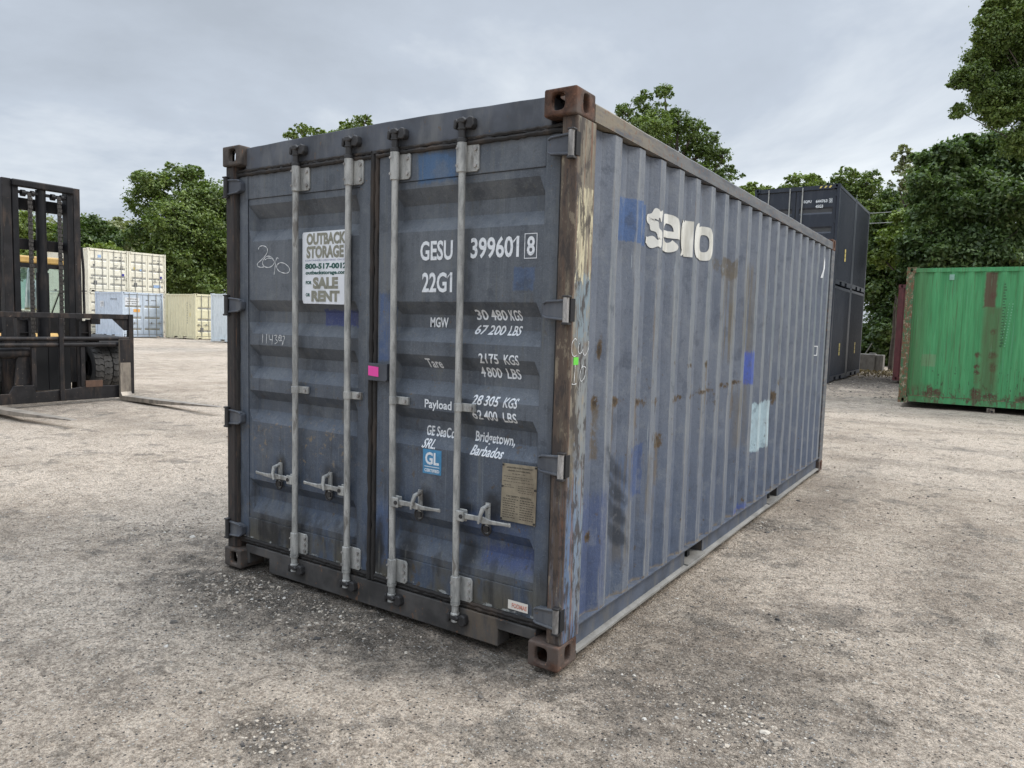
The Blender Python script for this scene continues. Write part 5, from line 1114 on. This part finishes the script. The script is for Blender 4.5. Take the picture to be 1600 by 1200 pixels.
def crown(blobs, n, leaf, seed, hang=.0, clump=.16, fill=.0):
    """leaves in clumps spread through overlapping ellipsoids; blobs: (centre, (rx,ry,rz))"""
    q = np.random.default_rng(seed); ext = []
    for c, r_ in blobs:
        for _ in range(7):
            d = q.normal(size=3); d /= np.linalg.norm(d); d[2] = abs(d[2])*.9-.15; k = q.uniform(.26, .46); ext.append((tuple(np.array(c)+d*np.array(r_)*q.uniform(.75, 1.08)), tuple(np.array(r_)*k*np.array([1, 1, .8]))))
    blobs = [(c, tuple(np.array(r_)*.88)) for c, r_ in blobs]+ext
    vol = np.array([r_[0]*r_[1]*r_[2] for c, r_ in blobs])**(2/3); cnt = np.maximum(20, (n*vol/vol.sum()).astype(int)); P = []; S = []; O = []
    for (c, r_), k in zip(blobs, cnt):
        nc = max(6, k//34); d = q.normal(size=(nc, 3)); d /= np.linalg.norm(d, axis=1)[:, None]
        rad = q.uniform(.45, 1.0, nc)**.55*q.uniform(.80, 1.10, nc); cc = d*rad[:, None]*np.array(r_)
        idx = q.integers(0, nc, k); sz = q.uniform(.6, 1.5, nc)[idx]
        p = cc[idx]+q.normal(size=(k, 3))*(clump*min(r_))*sz[:, None]*np.array([1, 1, .62])
        P.append(p+np.array(c)); S.append(q.uniform(.65, 1.25, k)); O.append(d[idx])
        if fill:
            kf = int(k*fill); d = q.normal(size=(kf, 3)); d /= np.linalg.norm(d, axis=1)[:, None]; P.append(d*(q.random(kf)**.5*.8)[:, None]*np.array(r_)+np.array(c)); S.append(q.uniform(1.3, 1.9, kf)); O.append(d)
    P = np.concatenate(P); S = np.concatenate(S)*leaf; n = len(P)
    nrm = q.normal(size=(n, 3))*.6+np.array([0, 0, .70-hang*.6])+np.concatenate(O)*(.45+hang*.5); nrm /= np.linalg.norm(nrm, axis=1)[:, None]
    a = q.normal(size=(n, 3)); a[:, 2] -= hang*1.5; a -= nrm*(a*nrm).sum(1)[:, None]; a /= np.linalg.norm(a, axis=1)[:, None]+1e-9; b = np.cross(nrm, a); s_ = S[:, None]
    V = np.stack([P-a*s_*.55, P-b*s_*.34-nrm*s_*.08, P+a*s_*.6, P+b*s_*.34-nrm*s_*.08], 1).reshape(-1, 3)
    F = (np.arange(n)[:, None]*4+np.array([[0, 1, 2, 3]])); return V, F
def tree(name, label, group, base, blobs, n, leaf, lm, seed, hang=.0, clump=.16, tr=.16, fill=.0, cat='tree', lk=1.):
    base = Vector(base); base.z = gz(base.x, base.y)-.05
    r = thing(name, base, 0, label, cat, group); V, F = crown([(tuple(Vector(c)-base), r_) for c, r_ in blobs], n, leaf, seed, hang, clump, fill)
    o = np_mesh('crown', V, F, LM[lm], smooth=False); o.parent = r
    q = random.Random(seed); top = max(c[2]-base.z for c, r_ in blobs); m = MB(); cxy = sum((Vector(c)-base for c, r_ in blobs), Vector())/len(blobs)
    pts = [Vector((0, 0, 0))]
    for k in range(1, 7): t = k/6; pts.append(Vector((cxy.x*t*.8+q.uniform(-.1, .1), cxy.y*t*.8+q.uniform(-.1, .1), top*.8*t)))
    m.tube(pts, [tr*(1.25-t*1.05) for t in [k/6 for k in range(7)]], 10)
    for c, r_ in blobs:
        e_ = Vector(c)-base; k = min(5, max(1, int(6*(e_.z-(e_.xy-cxy.xy).length*.7)/(top*.8)))); s0 = pts[k]
        if (e_-s0).length < .4: continue
        mid = s0.lerp(e_, .5)+Vector((q.uniform(-.2, .2), q.uniform(-.2, .2), .1)); m.tube([s0, mid, e_], [tr*.5*lk, tr*.32*lk, tr*.12*lk], 7)
        for _ in range(4):
            d = Vector((q.uniform(-1, 1)*r_[0], q.uniform(-1, 1)*r_[1], q.uniform(-.3, 1)*r_[2]))*.8; m.tube([e_, e_+d*.5+Vector((0, 0, .05)), e_+d], [tr*.14, tr*.08, tr*.03], 5)
    m.build('trunk', M_BARK, r, smooth=True, weld=False); return r
def pb(px, py, rx, ry, D, dd=0., rd=None):
    "ellipsoid seen at a photo pixel with pixel radii, at its real distance"
    s_ = D/FPX; c = at(px, py, D+dd); return (tuple(c), (rx*s_, (rd or (rx+ry)/2)*s_, ry*s_))
def bs(px, D): p = at(px, 520, D); return (p.x, p.y, 0)
GL_, GR_ = 'trees behind the far containers', 'trees beyond the right side of the yard'
D = 61
tree('deciduous_tree', 'tall dense green tree towering over the far container row left of the slate container', GL_, bs(290, D), [pb(232, 320, 36, 45, D), pb(238, 290, 32, 25, D, -1), pb(275, 280, 30, 26, D, 1), pb(300, 275, 18, 22, D), pb(325, 310, 40, 40, D), pb(280, 350, 60, 50, D, -2), pb(330, 380, 60, 60, D, 1), pb(285, 420, 65, 60, D, -1), pb(350, 330, 40, 50, D, 2), pb(222, 370, 26, 30, D), pb(330, 450, 60, 50, D), pb(385, 400, 50, 90, D, 2), pb(217, 275, 14, 10, D), pb(250, 430, 45, 45, D)], 80000, .215, 'mid', 1, clump=.15, tr=.35, fill=.12)
D = 57
tree('bushy_tree', 'dark bushy tree rising behind the forklift mast and the cream stack', GL_, bs(140, D), [pb(118, 372, 34, 34, D), pb(150, 362, 36, 26, D, 1), pb(178, 385, 22, 22, D), pb(95, 400, 30, 40, D, 1), pb(140, 410, 50, 40, D)], 16000, .24, 'dark', 2, tr=.25, fill=.15)
tree('bushy_tree', 'light green bush just above the roof of the upper cream containers', GL_, bs(172, 54), [pb(165, 392, 26, 16, 54), pb(135, 396, 18, 16, 54), pb(185, 400, 16, 14, 54)], 5000, .24, 'fresh', 3, tr=.12)
D = 58
tree('bushy_tree', 'green tree seen through the forklift mast', GL_, bs(60, D), [pb(35, 360, 35, 35, D), pb(75, 372, 32, 30, D), pb(-10, 360, 40, 40, D), pb(55, 410, 60, 30, D)], 12000, .25, 'fresh', 4, tr=.25, fill=.15)
D = 92
V_, F_ = crown([pb(x, 395+random.uniform(-4, 6)+max(0, (60-x))*.05, 45, 62-abs(x-130)*.06, D, random.uniform(-4, 4)) for x in range(-60, 430, 32)], 42000, .38, 5, clump=.12, fill=.25)
tag(np_mesh('wooded_hillside', V_, F_, LM['olive'], smooth=False), 'hazy olive green woodland on the rise far behind the cream containers', 'woodland', kind='stuff')
V_, F_ = crown([pb(x, 452+random.uniform(-6, 10), 40, 44, 78, random.uniform(-4, 4)) for x in range(440, 1200, 34)], 30000, .36, 55, clump=.14, fill=.3)
tag(np_mesh('distant_woodland', V_, F_, LM['mid'], smooth=False), 'low green woodland along the back of the yard, hidden behind the slate container', 'woodland', kind='stuff')
D = 30
tree('deciduous_tree', 'sparse light green treetop peeking over the left end of the slate container roof', GR_, bs(530, D), [pb(470, 205, 20, 13, D), pb(455, 215, 14, 12, D), pb(500, 212, 20, 12, D), pb(555, 196, 24, 18, D), pb(572, 188, 12, 10, D), pb(535, 208, 22, 14, D), pb(540, 250, 70, 45, D), pb(520, 330, 90, 70, D, 1)], 22000, .10, 'fresh', 6, tr=.16, fill=.05)
D = 26
tree('deciduous_tree', 'leafy tree with feathery tips rising behind the middle of the slate container roof', GR_, bs(1050, D), [pb(980, 180, 20, 22, D), pb(1004, 160, 18, 18, D), pb(1039, 150, 15, 22, D), pb(1022, 190, 30, 28, D), pb(1060, 190, 26, 22, D, .5), pb(1085, 205, 24, 22, D), pb(1105, 225, 22, 26, D), pb(1128, 248, 18, 18, D), pb(1050, 215, 45, 30, D, 1), pb(1085, 250, 45, 30, D, .5), pb(1130, 275, 26, 18, D), pb(1010, 215, 40, 40, D, -.5), pb(1060, 300, 80, 50, D, .5), pb(1060, 380, 80, 60, D)], 60000, .082, 'mid', 7, hang=.25, clump=.17, tr=.2, fill=.03)
D = 42
for i, (x, y, rx, ry, lb, lm_) in enumerate(((1180, 300, 36, 24, 'light green treetop over the far end of the slate container, beside the leafy feathery tree', 'fresh'), (1255, 292, 46, 30, 'round green treetop directly above the navy stack', 'fresh'), (1330, 288, 46, 38, 'broad green tree behind the right corner of the navy stack', 'mid'), (1395, 320, 34, 44, 'dark green tree between the navy stack and the ivy covered tree', 'dark'))):  # each treetop has its own leaf colour
    tree('deciduous_tree', lb, GR_, bs(x, D), [pb(x, y, rx*.7, ry*.8, D), pb(x-rx*.5, y+8, rx*.5, ry*.55, D, 1), pb(x+rx*.5, y+5, rx*.5, ry*.6, D, -1), pb(x, y+50, rx*1.1, 50, D), pb(x+5, y+120, rx*1.1, 70, D, 1)], 26000, .135, lm_, 20+i, tr=.22, fill=.1)
D = 33
tree('bushy_tree', 'airy pale shrub top sprouting left of the ivy covered tree', GR_, bs(1412, D), [pb(1412, 245, 14, 22, D), pb(1418, 270, 18, 26, D), pb(1405, 290, 14, 14, D), pb(1425, 320, 22, 40, D)], 4200, .13, 'olive', 31, tr=.10)
tree('bushy_tree', 'dark undergrowth behind the concrete block', GR_, bs(1385, 33.5), [pb(1372, 380, 40, 40, 34), pb(1400, 400, 40, 40, 33), pb(1375, 450, 40, 50, 34), pb(1410, 470, 36, 50, 33), pb(1385, 530, 46, 60, 33.5), pb(1350, 560, 30, 36, 34), pb(1425, 560, 40, 36, 34), pb(1400, 350, 34, 34, 33)], 40000, .15, 'dark', 32, clump=.15, tr=.12, fill=.3, cat='undergrowth')
tree('bushy_tree', 'light green climbing shrub left of the ivy, above the dark undergrowth', GR_, bs(1395, 29), [pb(1395, 375, 26, 26, 29), pb(1415, 350, 26, 24, 29), pb(1380, 405, 22, 18, 29.5), pb(1420, 400, 30, 30, 29)], 10000, .12, 'fresh', 33, tr=.08, fill=.05)  # fresh green leaves, lighter than the undergrowth below
D = 24
tree('ivy_covered_tree', 'dark tree smothered in broad leaved ivy behind the green container', GR_, bs(1530, D), [pb(1525, 268, 60, 42, D, .4), pb(1580, 270, 60, 44, D, .4), pb(1450, 290, 32, 44, D), pb(1470, 250, 36, 26, D), pb(1510, 235, 44, 28, D, .5), pb(1560, 230, 50, 34, D), pb(1480, 330, 60, 60, D, .3), pb(1550, 320, 70, 60, D, -.3), pb(1610, 290, 60, 70, D), pb(1460, 400, 55, 55, D), pb(1530, 410, 60, 60, D, -.5), pb(1600, 400, 60, 60, D), pb(1660, 330, 60, 100, D), pb(1440, 350, 26, 40, D), pb(1480, 470, 70, 60, D), pb(1580, 470, 70, 60, D), pb(1430, 440, 30, 40, D, .5)], 140000, .135, 'vine', 8, hang=.45, clump=.16, tr=.2, fill=.3, lk=.4)
D = 20
tree('deciduous_tree', 'tall tree with overhanging feathery branches at the top right corner', GR_, bs(1690, D), [pb(1500, 175, 12, 14, D, .2), pb(1620, 220, 60, 30, D), pb(1570, 110, 36, 50, D, .8), pb(1540, 160, 26, 22, D, .6), pb(1580, 80, 40, 50, D, 1.), pb(1520, 118, 26, 22, D), pb(1500, 128, 14, 18, D, .3), pb(1545, 145, 26, 26, D), pb(1535, 85, 26, 26, D, .5), pb(1560, 60, 30, 34, D), pb(1548, 30, 22, 18, D), pb(1590, 30, 38, 34, D), pb(1600, 90, 50, 44, D, .5), pb(1590, 140, 44, 36, D), pb(1565, 180, 30, 22, D), pb(1620, 170, 44, 30, D), pb(1650, 60, 60, 70, D), pb(1560, 8, 20, 14, D), pb(1620, -40, 70, 50, D), pb(1690, 130, 60, 60, D)], 170000, .070, 'mid', 9, hang=.3, clump=.24, tr=.14, fill=.12, lk=.4)
# overhead wires running between the trees
for k, (y1, y2, lb) in enumerate(((326, 331, 'upper of two thin overhead wires right of the navy stack'), (343, 346, 'lower of two thin overhead wires right of the navy stack'))):
    a = at(1290, y2+2, 31.5); b = at(1460, y1-3, 31.0); pts = []
    for t in np.linspace(0, 1, 16): p = a.lerp(b, t); p.z -= .12*math.sin(math.pi*t); pts.append(p)
    tag(MB().tube(pts, .011, 6).build('overhead_wire', simple('pale_wire', (.35, .36, .35), .6), smooth=True), lb, 'wire', 'overhead wires')
# fallen leaves and dark spoil at the foot of the undergrowth
q_ = np.random.default_rng(4); n = 2600; P = np.stack([q_.uniform(-.6, 3.0, n), q_.normal(27.3, 1.4, n), np.zeros(n)], -1); P[:, 2] = gheight(P[:, 0], P[:, 1])+q_.uniform(.01, .09, n)
s_ = q_.uniform(.02, .05, n)[:, None]; nn = q_.normal(size=(n, 3))+np.array([0, 0, 1.2]); nn /= np.linalg.norm(nn, axis=1)[:, None]; a_ = np.cross(nn, q_.normal(size=(n, 3))); a_ /= np.linalg.norm(a_, axis=1)[:, None]; b_ = np.cross(nn, a_)
Vl = np.stack([P-a_*s_, P-b_*s_*.7, P+a_*s_, P+b_*s_*.7], 1).reshape(-1, 3); LM['brown'] = leaf_mat('fallen_leaves_brown', (.05, .04, .022), (.12, .085, .04), (.20, .15, .06), .1)
tag(np_mesh('fallen_leaves', Vl, np.arange(n)[:, None]*4+np.array([[0, 1, 2, 3]]), LM['brown'], smooth=False), 'brown fallen leaves and litter below the undergrowth by the concrete block', 'leaves', kind='stuff')
